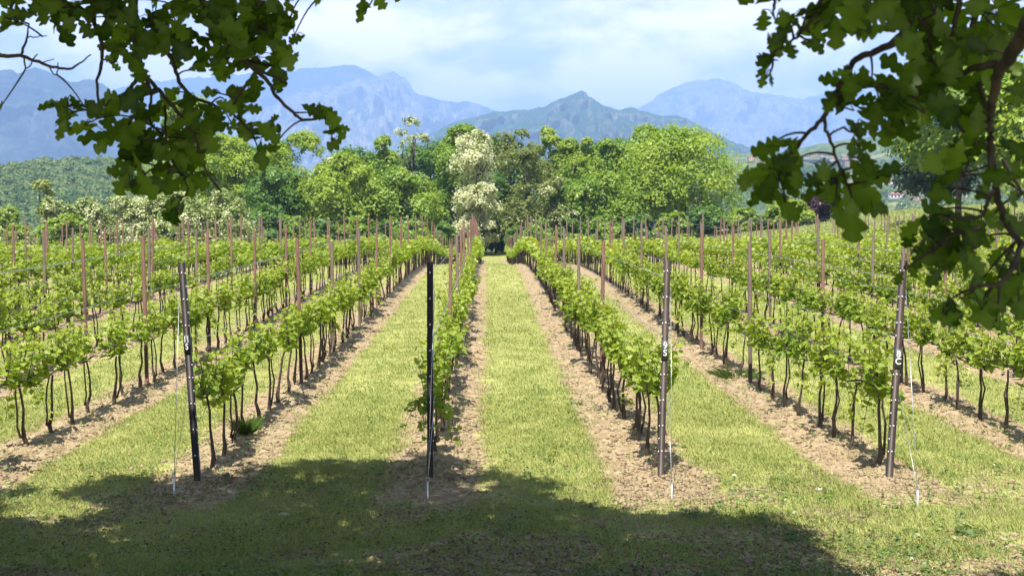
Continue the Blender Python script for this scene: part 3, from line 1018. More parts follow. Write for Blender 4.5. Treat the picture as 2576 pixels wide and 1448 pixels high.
PROTO = []
for s in range(6):
    PROTO.append((vine_proto(200 + s, 12, .38, .42), 'leafy', False))
for s in range(3):
    PROTO.append((vine_proto(230 + s, 8, .30, .40), 'sparse', False))
for s in range(6):
    PROTO.append((vine_proto(260 + s, 13, .40, .47, .08, True), 'yellow tipped', True))
for s in range(2):
    PROTO.append((vine_proto(280 + s, 15, .38, .5, .35), 'drooping', False))
PROTO.append((vine_proto(295, 22, .30, .52, .65, False, 11), 'low hanging', False))

rv = np.random.default_rng(33)
vc = []
for k, x in ROWX.items():
    y = 12.12 + rv.uniform(0, .12)
    i = 0
    while y < row_end(x) - 1:
        if min(abs(y - p) for p in POSTY) > .12:
            gz = float(ground_z(x, y))
            px, py, w = proj(np.array([x, y, gz + .9]))
            if -700 < px < 3300 and rv.random() > .015:
                inside = -60 < px < 2640
                vc.append((not inside, y, k, i, x, gz))
                i += inside
        y += .7 + rv.normal(0, .035)
vc.sort()
vc = [c[1:] for c in vc]
stuff = MB()
low = []
for s in range(3):
    r = np.random.default_rng(400 + s)
    n = 64
    P = np.stack([r.normal(0, .095, n), r.uniform(-.40, .40, n), .72 + np.abs(r.normal(.12, .17, n))], 1)
    Vq, Qq = cards(P, np.stack([r.normal(0, .5, n), r.normal(0, .5, n), np.full(n, .8)], 1), r.uniform(.06, .095, n), .75, r, .15)
    low.append((Vq, Qq, np.clip(.3 + (P[:, 2] - .7) * .8 + r.normal(0, .15, n), 0, 1)))
fv, ff, ft = [], [], []
tb = MB()
off = 0
DESC = {'leafy': 'leafy green', 'sparse': 'sparse green', 'yellow tipped': 'yellow tipped', 'drooping': 'drooping green', 'low hanging': 'low hanging dark green'}
for n, (y, k, i, x, gz) in enumerate(vc):
    if n < 300:
        right = k >= 0
        u = rv.random()
        if k == -1 and i == 0:
            pi = len(PROTO) - 1
        elif right and k >= 1:
            pi = rv.choice([9, 10, 11, 12, 13, 14, 0, 15])
        elif right:
            pi = rv.choice([9, 10, 11, 0, 1, 2, 3, 4, 6])
        else:
            pi = rv.choice([0, 1, 2, 3, 4, 5, 6, 7, 8, 15, 16, 12])
        (tm, fm), d, _ = PROTO[pi]
        root = thing('grapevine', f'{DESC[d]} grapevine, {nth(i)} in view along {row_name(k)}', 'grapevine', (x + rv.normal(0, .025), y, gz),
                     'grapevines along the trellis rows')
        root.rotation_euler = (rv.normal(0, .03), rv.normal(0, .04), (math.pi if rv.random() < .5 else 0) + rv.normal(0, .25))
        s = rv.uniform(.9, 1.12)
        root.scale = (s * rv.uniform(.95, 1.15), s, rv.uniform(.92, 1.10))
        link('trunk', tm, root)
        link('foliage', fm, root)
    else:
        Vq, Qq, Tq = low[rv.integers(3)]
        s = rv.uniform(.9, 1.2)
        fl = 1 if rv.random() < .5 else -1
        fv.append(Vq * np.array([s, fl, s]) + np.array([x, y, gz]))
        ff.append(Qq + off)
        ft.append(np.clip(Tq + rv.normal(0, .15) + (.15 if k >= 1 else 0), 0, 1))
        off += len(Vq)
        lx = rv.normal(0, .03)
        tb.add(*tube([[x, y, gz - .1], [x + lx, y, gz + .4], [x, y, gz + .8]], [.022, .016, .014], 4, False))
o = tag(link('distant_vines', make_mesh('distant_vines', np.concatenate(fv), np.concatenate(ff), np.repeat(np.concatenate(ft), 4), [M['vine_leaf_yellow']])),
        'distant grapevine rows running to the wood', None, None, 'stuff')
tag(link('distant_vine_trunks', tb.mesh('distant_vine_trunks', [M['vine_bark']])), 'trunks of the distant grapevine rows', None, None, 'stuff')

# ------------------------------------------------------------------ grass, clods, weeds
def visible_area(n, y0, y1, r, pw=1.0):
    y = y0 + (y1 - y0) * r.random(n) ** pw
    x = (r.random(n) * 2 - 1) * (.47 * y + .5) + .02 * y
    return x, y


def soil_mask(x, y, r):
    d = rowdist(x) + (fbm(x * 1.1, y * 1.1, 77, 4) - .47) * .5
    soil = sstep(.62, .43, d) * sstep(10.2, 11.2, y + (fbm(x * 1.1, y * 1.1, 78, 3) - .44) * 2.5)
    bare = sstep(.40, .54, fbm(x * .9, y * .9, 88, 4)) * sstep(13, 11, y)
    return np.maximum(soil, bare * .8)


def blades(n, y0, y1, hgt, wid, r, pw, keep_soil=.10):
    x, y = visible_area(n, y0, y1, r, pw)
    y = y0 + (y - y0) * r.uniform(.8, 1.12, n)
    f = (y > y0 + r.random(n) * y0 * .25) | (y0 < 9)
    x, y = x[f], y[f]
    n = len(x)
    ms = soil_mask(x, y, r)
    k = r.random(n) > np.maximum(ms, 0) * (1 - keep_soil)
    x, y = x[k], y[k]
    z = ground_z(x, y)
    m = len(x)
    pat = fbm(x * 1.4, y * 1.4, 44, 3)
    h = hgt * r.uniform(.45, 1.35, m) * (.6 + .9 * pat)
    a = r.uniform(0, 2 * math.pi, m)
    lean = r.uniform(.2, 1.0, m) * h
    dx, dy = np.cos(a) * lean, np.sin(a) * lean
    wx, wy = -np.sin(a) * wid * .5, np.cos(a) * wid * .5
    B = np.stack([x, y, z], 1)
    V = np.stack([B + np.stack([-wx, -wy, -.005 + 0 * h], 1), B + np.stack([wx, wy, -.005 + 0 * h], 1),
                  B + np.stack([dx * .45 + wx * .8, dy * .45 + wy * .8, h * .62], 1), B + np.stack([dx, dy, h], 1)], 1).reshape(-1, 3)
    idx = np.arange(m)[:, None] * 4
    tone = np.clip(.26 + .9 * (fbm(x * .9 + 5, y * .5, 55, 4) - .30) + .22 * np.exp(-((rowdist(x) - .80) / .13) ** 2) * (y > 11) + r.normal(0, .17, m), 0, 1)
    return V, (idx + np.array([[0, 1, 2, 3]])), np.repeat(tone, 4)


rg = np.random.default_rng(51)
for nm, args in (('near', (330000, 7.8, 17, .034, .0055, rg, .9)), ('mid', (280000, 12, 36, .042, .010, rg, .8)), ('far', (150000, 26, 105, .06, .022, rg, .8))):
    V, Q, T = blades(*args)
    tag(link('grass', make_mesh('grass_' + nm, V, Q, T, [M['grass']])), 'short yellow green grass in the lanes between the vine rows', None, None, 'stuff')
# long grass on the right slope behind the vines
xs_, ys_ = rg.uniform(14, 62, 60000), rg.uniform(84, 135, 60000)
zs_ = terrain(xs_, ys_)
V, Q = cards(np.stack([xs_, ys_, zs_ + .18], 1), np.stack([rg.normal(0, .5, 60000), -np.ones(60000), rg.normal(.2, .3, 60000)], 1), rg.uniform(.12, .28, 60000), .35, rg)
tag(link('grass', make_mesh('slope_grass', V, Q, np.repeat(np.clip(rg.normal(.35, .2, 60000), 0, 1), 4), [M['grass']])), 'long green grass on the slope beyond the right vines', None, None, 'stuff')

OCT = np.array([[1, 0, 0], [-1, 0, 0], [0, 1, 0], [0, -1, 0], [0, 0, 1], [0, 0, -1]], float)
OCF = np.array([[0, 2, 4], [2, 1, 4], [1, 3, 4], [3, 0, 4], [2, 0, 5], [1, 2, 5], [3, 1, 5], [0, 3, 5]])
x, y = visible_area(80000, 8.0, 36, rg, 1.3)
k = rg.random(len(x)) < soil_mask(x, y, rg) * .9 + .01
x, y = x[k], y[k]
m = len(x)
s = .010 + .022 * rg.random(m) ** 3
P = np.stack([x, y, ground_z(x, y) + s * .2], 1)
V = P[:, None] + OCT[None] * s[:, None, None] * rg.uniform(.5, 1.5, (m, 6, 1)) * np.array([1.2, 1.2, .8])
tag(link('soil_clods', make_mesh('soil_clods', V.reshape(-1, 3), (np.arange(m)[:, None, None] * 6 + OCF[None]).reshape(-1, 3), None, [M['clod']])),
    'loose clods and crumbs on the hoed soil strips', None, None, 'stuff')

# broad weeds in the grass
x, y = visible_area(5200, 7.9, 26, rg, 1.6)
dens = fbm(x * .8, y * .8, 66, 3)
k = dens + rg.normal(0, .08, len(x)) > .50
x, y = x[k], y[k]
n = len(x)
z = ground_z(x, y)
K = 7
an = rg.uniform(0, 2 * math.pi, (n, K))
rad = rg.uniform(.015, .06, (n, K))
P = np.stack([x[:, None] + np.cos(an) * rad, y[:, None] + np.sin(an) * rad, z[:, None] + .02 + rg.uniform(0, .05, (n, K))], -1).reshape(-1, 3)
N = np.stack([np.cos(an) * .5, np.sin(an) * .5, np.full_like(an, .8)], -1).reshape(-1, 3) + rg.normal(0, .2, (n * K, 3))
V, Q = cards(P, N, rg.uniform(.012, .026, n * K), .6, rg, .2)
tag(link('weeds', make_mesh('weeds', V, Q, np.repeat(np.clip(rg.normal(.4, .25, n * K), 0, 1), 4), [M['weed']])), 'small broad leaved weeds in the grass', None, None, 'stuff')


# dry oak leaves and dark litter under the canopy
x, y = visible_area(22000, 7.8, 12.4, rg, 1.0)
k = (fbm(x * 1.2, y * 1.2, 91, 3) + rg.normal(0, .08, len(x)) > .44) & (x < 3.6)
x, y = x[k], y[k]
n = len(x)
V, Q = cards(np.stack([x, y, ground_z(x, y) + rg.uniform(.004, .03, n)], 1), np.stack([rg.normal(0, .35, n), rg.normal(0, .35, n), np.ones(n)], 1), rg.uniform(.008, .022, n), .55, rg, .25)
tag(link('leaf_litter', make_mesh('leaf_litter', V, Q, np.repeat(rg.random(n), 4), [M['litter']])), 'dry brown leaves and crumbs littering the ground under the oaks', None, None, 'stuff')


def tuft(label, px, py, n, hgt, rad, mat, seed, broad=False):
    r = np.random.default_rng(seed)
    D = 2.67 * F / (py - 570)
    for _ in range(4):
        P = ray(px, py, D)
        D *= (CAMZ - float(ground_z(P[0], D))) / (CAMZ - P[2])
    P = ray(px, py, D)
    z = float(ground_z(P[0], D))
    a = r.uniform(0, 2 * math.pi, n)
    b = r.uniform(0, 1, n) ** .6 * rad
    B = np.stack([np.cos(a) * b * .5, np.sin(a) * b * .5, np.full(n, -.01)], 1)
    if broad:
        B[:, 2] = r.uniform(.02, hgt, n)
        B[:, :2] *= 2
        V, Q = cards(B, np.stack([np.cos(a) * .5, np.sin(a) * .5, np.full(n, .7)], 1), r.uniform(.012, .026, n), .62, r, .2)
    else:
        h = hgt * r.uniform(.5, 1.2, n)
        tip = B + np.stack([np.cos(a) * b * 1.2, np.sin(a) * b * 1.2, h], 1)
        mid = B * .5 + tip * .5 + np.array([0, 0, 1]) * (h * .15)[:, None]
        side = np.stack([-np.sin(a), np.cos(a), 0 * a], 1) * .0024
        V = np.stack([B - side, B + side, mid + side * .8, tip], 1).reshape(-1, 3)
        Q = np.arange(n * 4).reshape(-1, 4)
    nm = 'weed_plant' if broad else 'grass_tuft'
    tag(link(nm, make_mesh(nm, V, Q, np.repeat(np.clip(r.normal(.1, .15, n), 0, 1), 4), [M[mat]]), None, (P[0], D, z)), label, 'plant')


tuft('tall green grass tuft under the front vines of the 11 S row', 618, 1092, 320, .20, .15, 'weed', 1)
tuft('grass tuft in the soil of the 8 C row before its second post', 1850, 950, 200, .15, .36, 'weed', 2)
tuft('broad leaved green weed on the headland right of the 9 S anchor', 1995, 1188 + 170, 90, .05, .10, 'weed', 3, True)
tuft('leafy weed in the grass near the right frame edge', 2440, 1345, 130, .06, .12, 'weed', 4, True)
tuft('small weed in the soil left of the 9 S post', 1735, 1300, 50, .04, .10, 'weed', 5, True)


def stone(label, px, py, s, seed):
    r = np.random.default_rng(seed)
    D = 2.67 * F / (py - 570)
    P = ray(px, py, D)
    P[2] = float(ground_z(P[0], D)) + s * .12
    u, v = np.meshgrid(np.linspace(0, 2 * math.pi, 12, endpoint=False), np.linspace(.12, math.pi - .12, 7), indexing='ij')
    Vs = np.stack([np.cos(u) * np.sin(v) * s, np.sin(u) * np.sin(v) * s * .7, np.cos(v) * s * .38], -1)
    Vs *= r.uniform(.85, 1.15, u.shape)[..., None]
    n0, n1 = u.shape
    i, j = np.meshgrid(np.arange(n0), np.arange(n1 - 1), indexing='ij')
    Q = np.stack([i * n1 + j, i * n1 + j + 1, ((i + 1) % n0) * n1 + j + 1, ((i + 1) % n0) * n1 + j], -1).reshape(-1, 4)
    caps = np.array([[a * n1 for a in range(n0)], [a * n1 + n1 - 1 for a in range(n0)][::-1]])
    tag(link('stone', make_mesh('stone', Vs.reshape(-1, 3), [Q, caps], None, [M['stone']], True), None, tuple(P)), label, 'stone')


stone('flat pale stone in the grass between the 9 S and 8 C posts', 2062, 1252, .055, 1)
stone('flat grey stone in the shade left of the unlettered post', 715, 1315, .05, 2)
stone('pale stone in the sunny grass gap at the left', 75, 1312, .05, 3)
stone('small pale stone in the soil below the 9 S peg', 1800, 1322, .035, 4)

# ------------------------------------------------------------------ oak boughs over the camera
def oak_leaves(P, axis, normal, length, r, ns=34):
    n = len(P)
    Nn = unit(normal)
    A = unit(axis - (axis * Nn).sum(1, keepdims=True) * Nn)
    B = np.cross(A, Nn)
    t = np.linspace(0, 1, ns)[None]
    lob = r.choice([2.6, 3.1, 3.6, 4.1], (n, 1))
    ph = r.uniform(-.6, .6, (n, 1))
    wid = r.uniform(.25, .36, (n, 1))
    env = np.sin(math.pi * np.clip(t, 0, 1) ** 1.35) ** .75
    curl = r.uniform(-.35, .6, (n, 1))
    fold = r.uniform(.05, .5, (n, 1))
    tw = r.uniform(-.5, .5, (n, 1))
    cols = []
    for sg in (-1, 0, 1):
        ph2 = ph + (.35 if sg > 0 else -.35) + r.normal(0, .25, (n, 1))
        w = wid * env * (.40 + .66 * np.abs(np.sin(math.pi * lob * t + ph2)) ** .8) + .010
        w = w * abs(sg)
        zoff = curl * (t - .2) ** 2 + fold * w * .8 + sg * tw * w * t + .03 * np.sin(9 * t + ph * 7) * abs(sg)
        tt = t + .06 * w / wid * abs(sg)
        cols.append(P[:, None] + length[:, None, None] * (tt[..., None] * A[:, None] + (sg * w)[..., None] * B[:, None] + zoff[..., None] * Nn[:, None]))
    V = np.stack(cols, 2)                         # n, ns, 3, xyz
    idx = (np.arange(n) * ns * 3)[:, None, None] + (np.arange(ns - 1) * 3)[None, :, None] + np.arange(2)[None, None]
    Q = np.stack([idx, idx + 1, idx + 4, idx + 3], -1).reshape(-1, 4)
    return V.reshape(-1, 3), Q, ns * 3


def bough(root, branches, blobs, zx, zy, D0, dd, seed, leafL, spacing):
    """branches: polylines (x, y, dD, radius) ; blobs: (cx, cy, rx, ry, density). Both in the local pixel frame mapped by zx, zy."""
    r = np.random.default_rng(seed)
    mb = MB()
    nodes = []
    for br in branches:
        pts = np.array([ray(zx(b[0]), zy(b[1]), D0 + b[2]) for b in br])
        rad = np.array([b[3] for b in br])
        m = len(pts)
        tt = np.linspace(0, m - 1, (m - 1) * 5 + 1)
        pp = np.stack([np.interp(tt, np.arange(m), pts[:, i]) for i in range(3)], 1)
        ker = np.array([1, 2, 3, 2, 1]) / 9
        for i in range(3):
            pp[2:-2, i] = np.convolve(pp[:, i], ker, 'valid')
        pp[1:-1] += r.normal(size=(len(pp) - 2, 3)) * .0011
        rr = np.interp(tt, np.arange(m), rad) * (1 + .12 * r.random(len(pp)))
        mb.add(*tube(pp, rr, 7))
        nodes.append(pp)
    nodes = np.concatenate(nodes)
    LP, LA, LN, LL, LT = [], [], [], [], []
    kz = (zx(1.0) - zx(0.0)) * D0 / F            # metres per local pixel
    for cx, cy, rx, ry, dens in blobs:
        Lm = min(leafL / kz, 2.9 * max(rx, ry))
        n = max(1, int(round(spacing * dens * math.pi * rx * ry / (.40 * Lm * Lm))))
        tip = ray(zx(cx), zy(cy), D0 + r.normal(0, dd))
        dist = np.linalg.norm((nodes - tip) * np.array([1, .4, 1]), axis=1)
        b = nodes[np.argmin(dist + np.where(nodes[:, 2] < tip[2] - .02, .06, 0))]
        mid = (b + tip) / 2 + np.array([0, 0, .10 * np.linalg.norm(tip - b)]) + r.normal(size=3) * .008
        tt = np.linspace(0, 1, 7)[:, None]
        mb.add(*tube((1 - tt) ** 2 * b + 2 * tt * (1 - tt) * mid + tt ** 2 * tip, np.linspace(.0030, .0017, 7), 5))
        flow = unit((tip - b) * np.array([1, .3, 1]) + np.array([0, 0, -.01]))
        done = []
        for _ in range(n):
            best, bd = None, -1
            for q in range(7):
                an, ra = r.uniform(0, 2 * math.pi), .95 * math.sqrt(r.random())
                p = np.array([cx + rx * ra * math.cos(an), cy + ry * ra * math.sin(an)])
                d = min([np.hypot(*(p - q_)) for q_ in done] or [1e9])
                if d > bd:
                    best, bd = p, d
            done.append(best)
            c = ray(zx(best[0]), zy(best[1]), D0 + r.normal(0, dd))
            L = min(leafL * r.uniform(.7, 1.2), 3.1 * max(rx, ry) * kz)
            out = (c - tip) * np.array([1, .2, 1])
            ax = unit(flow * .7 + out / (np.linalg.norm(out) + .02) * r.uniform(.5, 1.2) + np.array([r.normal() * .35, r.normal() * .30, r.normal() * .35 - .25]))
            nn = unit(np.array([r.normal() * .38, -.9 + r.normal() * .35, .30 + r.normal() * .38]))
            base = c - ax * L * .52
            LP.append(base); LA.append(ax); LN.append(nn); LL.append(L); LT.append(np.clip(r.normal(.45, .27), 0, 1))
            t2 = tip + (base - tip) * .5 + np.array([0, 0, .01])
            mb.add(*tube([tip, t2, base], [.0014, .0012, .0009], 4, False))
    LP, LA, LN, LL, LT = map(np.array, (LP, LA, LN, LL, LT))
    V, Q, per = oak_leaves(LP, LA, LN, LL, r)
    link('branch', mb.mesh('oak_branch', [M['oak_bark']], True), root)
    link('foliage', make_mesh('oak_foliage', V, Q, (np.repeat(LT, per).reshape(-1, 3) + np.array([0, .28, 0])).ravel(), [M['oak_leaf']], True), root)


OAK_L = thing('oak_tree', 'large oak above the viewer whose leafy bough hangs into the upper left', 'tree', (-3.4, -2.2, 1.05))
OAK_R = thing('oak_tree', 'large oak above the viewer whose leafy bough hangs into the upper right', 'tree', (3.4, -1.2, 1.05))
for o_ in (OAK_L, OAK_R):
    bpy.context.view_layer.update()


class Shifted:
    """Parents parts to an oak while keeping world coordinates."""
    def __init__(self, root):
        self.root = root


_link = link
def link(name, me, parent=None, loc=None):
    o = _link(name, me, parent, loc)
    if parent in (OAK_L, OAK_R) and loc is None:
        o.location = -parent.location
    return o


# left bough, in thousandth-frame pixels of the upper-left quarter (x0.3575)
zl = lambda v: v * .3575
LB = [
    [(960, -700, -.4, .030), (940, -250, -.2, .020), (935, 0, 0, .014), (950, 200, 0, .012), (975, 440, 0, .010), (985, 470, 0, .008), (965, 560, 0, .006), (900, 640, .05, .0055), (820, 690, .08, .005), (700, 760, .1, .004), (520, 790, .1, .003)],
    [(985, 470, 0, .007), (1060, 580, 0, .006), (1160, 680, -.03, .0055), (1210, 740, -.05, .006), (1300, 850, -.05, .005), (1390, 1000, -.08, .004), (1440, 1200, -.08, .0035), (1560, 1350, -.08, .003)],
    [(985, 470, 0, .006), (1050, 600, .05, .005), (1070, 680, .05, .004), (1040, 850, .05, .0035), (1150, 960, .05, .003)],
    [(1160, 740, -.02, .004), (1165, 900, -.02, .0035), (1168, 1070, -.02, .0033), (1100, 1170, 0, .003), (1000, 1240, 0, .0025)],
    [(1168, 1070, -.02, .003), (1240, 1170, -.02, .0027), (1340, 1330, -.02, .0024), (1240, 1440, 0, .002), (1230, 1520, 0, .002)],
    [(660, -300, .2, .012), (655, 0, .1, .008), (660, 170, .08, .0065), (715, 280, .08, .006), (718, 420, .08, .005), (680, 570, .1, .0042), (690, 740, .1, .0035)],
    [(820, -300, .05, .012), (830, 0, .05, .009), (900, 150, .05, .008), (1040, 260, 0, .008), (1180, 370, -.02, .007), (1220, 440, -.02, .006), (1250, 550, -.02, .0055), (1330, 680, -.02, .005), (1480, 730, -.02, .004), (1640, 800, -.02, .0035), (1780, 940, -.02, .003)],
    [(1400, -300, -.1, .014), (1410, 0, -.05, .010), (1520, 180, -.05, .009), (1600, 310, -.05, .008), (1720, 430, -.05, .0075), (1810, 500, -.05, .007), (1900, 590, -.05, .0055), (1940, 680, -.05, .005), (2050, 780, -.05, .0045), (2120, 850, -.05, .004), (2290, 830, -.05, .003)],
    [(1810, 500, -.05, .006), (1730, 600, -.05, .005), (1650, 720, -.05, .004), (1620, 820, -.05, .0035)],
    [(1810, 490, -.05, .005), (1900, 530, -.05, .004), (2020, 590, -.05, .003)],
    [(1720, 420, 0, .005), (1900, 470, 0, .0045), (2030, 450, 0, .003), (2090, 385, 0, .0022)],
    [(-300, 300, .1, .008), (0, 388, .1, .0062), (60, 398, .1, .0058), (150, 388, .1, .005), (270, 440, .1, .0045), (400, 480, .1, .004), (490, 490, .1, .0035), (560, 450, .1, .0026), (640, 385, .1, .0018)],
    [(150, 388, .1, .004), (190, 270, .1, .003), (205, 170, .1, .0018)],
    [(160, 395, .1, .0028), (185, 505, .1, .0022), (265, 380, .1, .0018)],
    [(350, 470, .1, .0024), (370, 520, .1, .002), (405, 528, .1, .002), (408, 440, .1, .0016)],
    [(190, 265, .1, .002), (260, 258, .1, .0016), (330, 252, .1, .0014)],
    [(290, 445, .1, .0018), (350, 425, .1, .0014), (380, 415, .1, .0012)],
    [(2400, -300, -.1, .008), (2560, -120, -.1, .005), (2680, 20, -.1, .003)],
    [(1900, -300, -.1, .008), (2100, -100, -.1, .005), (2250, -10, -.1, .003)],
    [(100, -300, .1, .010), (90, 0, .1, .006), (60, 120, .1, .004)],
    [(420, -300, .1, .010), (440, 0, .1, .006), (460, 120, .1, .004)],
]
LBLOB = [
    (100, -20, 190, 70, 1.0), (40, 130, 60, 60, 1.0), (140, 130, 30, 60, .8), (300, 70, 50, 60, 1.0), (440, 60, 120, 80, 1.1), (470, 190, 80, 55, 1.1), (620, 130, 35, 80, .8),
    (640, 0, 120, 70, 1.1), (800, 60, 130, 90, 1.1), (780, 330, 40, 50, .9), (880, 240, 120, 130, 1.1), (950, 370, 70, 60, 1.0), (790, 450, 25, 30, .8),
    (1080, 130, 90, 130, .75), (1130, 300, 90, 90, .85), (1230, 160, 90, 140, .75), (1340, 90, 90, 80, .75), (1270, 380, 70, 60, .8), (1370, 340, 80, 80, .8), (1375, 500, 25, 45, .8),
    (1440, 60, 90, 80, .9), (1600, 60, 130, 90, 1.1), (1800, 60, 170, 90, 1.1), (1930, 50, 90, 70, 1.0), (1560, 250, 110, 110, 1.0), (1720, 250, 130, 130, 1.15), (1890, 230, 120, 130, 1.15), (2030, 160, 55, 60, 1.0), (2070, 255, 40, 30, .9),
    (1480, 430, 60, 50, 1.0), (1600, 440, 80, 80, 1.1), (1590, 560, 45, 55, .9), (1800, 400, 130, 60, 1.0), (1960, 400, 70, 60, .9), (2085, 430, 25, 40, .5), (1980, 560, 75, 45, .9),
    (350, 740, 40, 40, .9), (470, 750, 45, 50, .9), (440, 880, 60, 50, 1.1), (590, 880, 90, 60, 1.0), (600, 760, 70, 30, .8), (740, 790, 80, 70, 1.0),
    (860, 740, 110, 80, 1.1), (1000, 690, 80, 70, 1.1), (1090, 760, 70, 60, 1.0), (900, 880, 110, 70, 1.0), (820, 960, 80, 60, 1.0), (960, 980, 100, 70, 1.0), (1080, 920, 80, 60, .8), (1230, 650, 40, 70, .6),
    (1000, 1080, 90, 60, .9), (1110, 1040, 70, 50, .9), (1300, 980, 110, 70, .9), (1420, 820, 80, 80, 1.0), (1500, 850, 60, 60, .9), (1380, 720, 70, 40, .7), (1270, 1120, 120, 60, .9), (1420, 1120, 80, 90, .9), (1490, 990, 70, 20, .6),
    (860, 1200, 50, 40, 1.0), (950, 1180, 80, 40, 1.0), (920, 1310, 70, 45, 1.0), (1050, 1300, 80, 60, 1.0), (1180, 1220, 90, 50, .9), (1290, 1240, 80, 80, 1.0), (1400, 1250, 60, 60, .8), (870, 1120, 30, 20, .6),
    (1200, 1440, 50, 40, .9), (1270, 1500, 60, 40, .9), (1230, 1540, 60, 30, .9),
    (1500, 650, 40, 30, .6), (1640, 660, 60, 45, .8), (1600, 740, 60, 30, .7), (1760, 640, 70, 60, .9), (1730, 760, 50, 40, .8), (1680, 820, 60, 40, .6),
    (1850, 950, 70, 60, .9), (1890, 880, 30, 30, .7), (1830, 1080, 45, 70, .9), (1930, 1030, 35, 30, .7), (1640, 880, 30, 30, .5),
    (2210, 790, 60, 45, .8), (2290, 860, 60, 50, 1.0), (2340, 990, 45, 55, .9), (2410, 930, 35, 35, .6),
    (2270, 0, 40, 25, .8), (2560, 80, 40, 45, .9), (2680, 20, 60, 30, .8), (2800, 0, 50, 20, .7), (1180, 1090, 90, 30, .7),
    (10, 745, 20, 15, .6),
]
bough(OAK_L, LB, LBLOB, zl, zl, 3.35, .13, 5, .088, 3.5)

zrx, zry = (lambda v: 1655 + v * .3575), (lambda v: v * .3575)
RB = [
    [(1900, -500, -.2, .016), (1830, -100, -.1, .011), (1810, 20, 0, .010), (1760, 180, 0, .009), (1680, 290, 0, .008), (1520, 370, 0, .0068), (1390, 410, 0, .0062), (1300, 560, 0, .0055), (1230, 720, 0, .005), (1175, 820, 0, .0048), (1050, 940, 0, .004), (940, 1090, 0, .0035), (840, 1210, 0, .003)],
    [(1172, 820, 0, .0042), (1180, 900, 0, .0036), (1205, 970, 0, .0034), (1250, 1090, 0, .003), (1295, 1200, 0, .0028), (1335, 1300, 0, .0022)],
    [(1200, 955, 0, .0024), (1250, 920, 0, .0022), (1310, 895, 0, .002)],
    [(1300, 1210, 0, .002), (1260, 1260, 0, .0016)],
    [(3000, -500, -.5, .026), (2720, 0, -.35, .019), (2576, 230, -.25, .0145), (2480, 400, -.2, .013), (2400, 500, -.15, .0105), (2365, 660, -.1, .009), (2330, 820, -.1, .0085), (2340, 1000, -.1, .0075), (2365, 1250, -.1, .007), (2400, 1420, -.1, .0065), (2440, 1550, -.12, .006), (2500, 1660, -.15, .006), (2576, 1720, -.2, .0045)],
    [(2420, 450, -.15, .009), (2210, 480, -.1, .0065), (2060, 570, -.05, .0055), (1930, 630, 0, .006), (1850, 645, 0, .0055), (1720, 720, 0, .004), (1600, 740, 0, .003)],
    [(2160, -300, -.1, .008), (2130, 0, 0, .006), (2080, 190, 0, .0052), (2055, 330, 0, .005), (2050, 460, 0, .004)],
    [(2300, -300, -.1, .009), (2250, 0, 0, .008), (2220, 180, 0, .0065), (2215, 310, 0, .0055), (2260, 600, 0, .0045), (2330, 800, -.05, .004)],
    [(1830, 80, 0, .005), (1880, 190, 0, .0046), (1920, 240, 0, .0042), (1915, 430, 0, .003)],
    [(1200, -300, 0, .007), (1160, 0, 0, .005), (1100, 120, 0, .004), (990, 250, 0, .003), (900, 330, 0, .0026), (800, 420, 0, .002)],
    [(2330, 1060, -.1, .005), (2200, 1000, 0, .004), (2100, 850, 0, .0035), (2020, 690, 0, .003)],
    [(2365, 1340, -.1, .005), (2310, 1440, -.1, .0045), (2290, 1530, -.1, .004), (2110, 1535, -.1, .003), (2000, 1540, -.1, .0025)],
    [(2420, 1120, -.1, .004), (2500, 1240, -.1, .0035), (2560, 1350, -.1, .003)],
    [(2270, 1600, -.1, .0045), (2150, 1640, -.1, .004), (2050, 1660, -.1, .003), (1950, 1760, -.1, .0024)],
    [(2560, 1730, -.2, .005), (2480, 1900, -.25, .0045), (2400, 2010, -.25, .004), (2200, 2010, -.25, .003)],
    [(800, -300, 0, .005), (820, 0, 0, .0035), (820, 60, 0, .0025)],
]
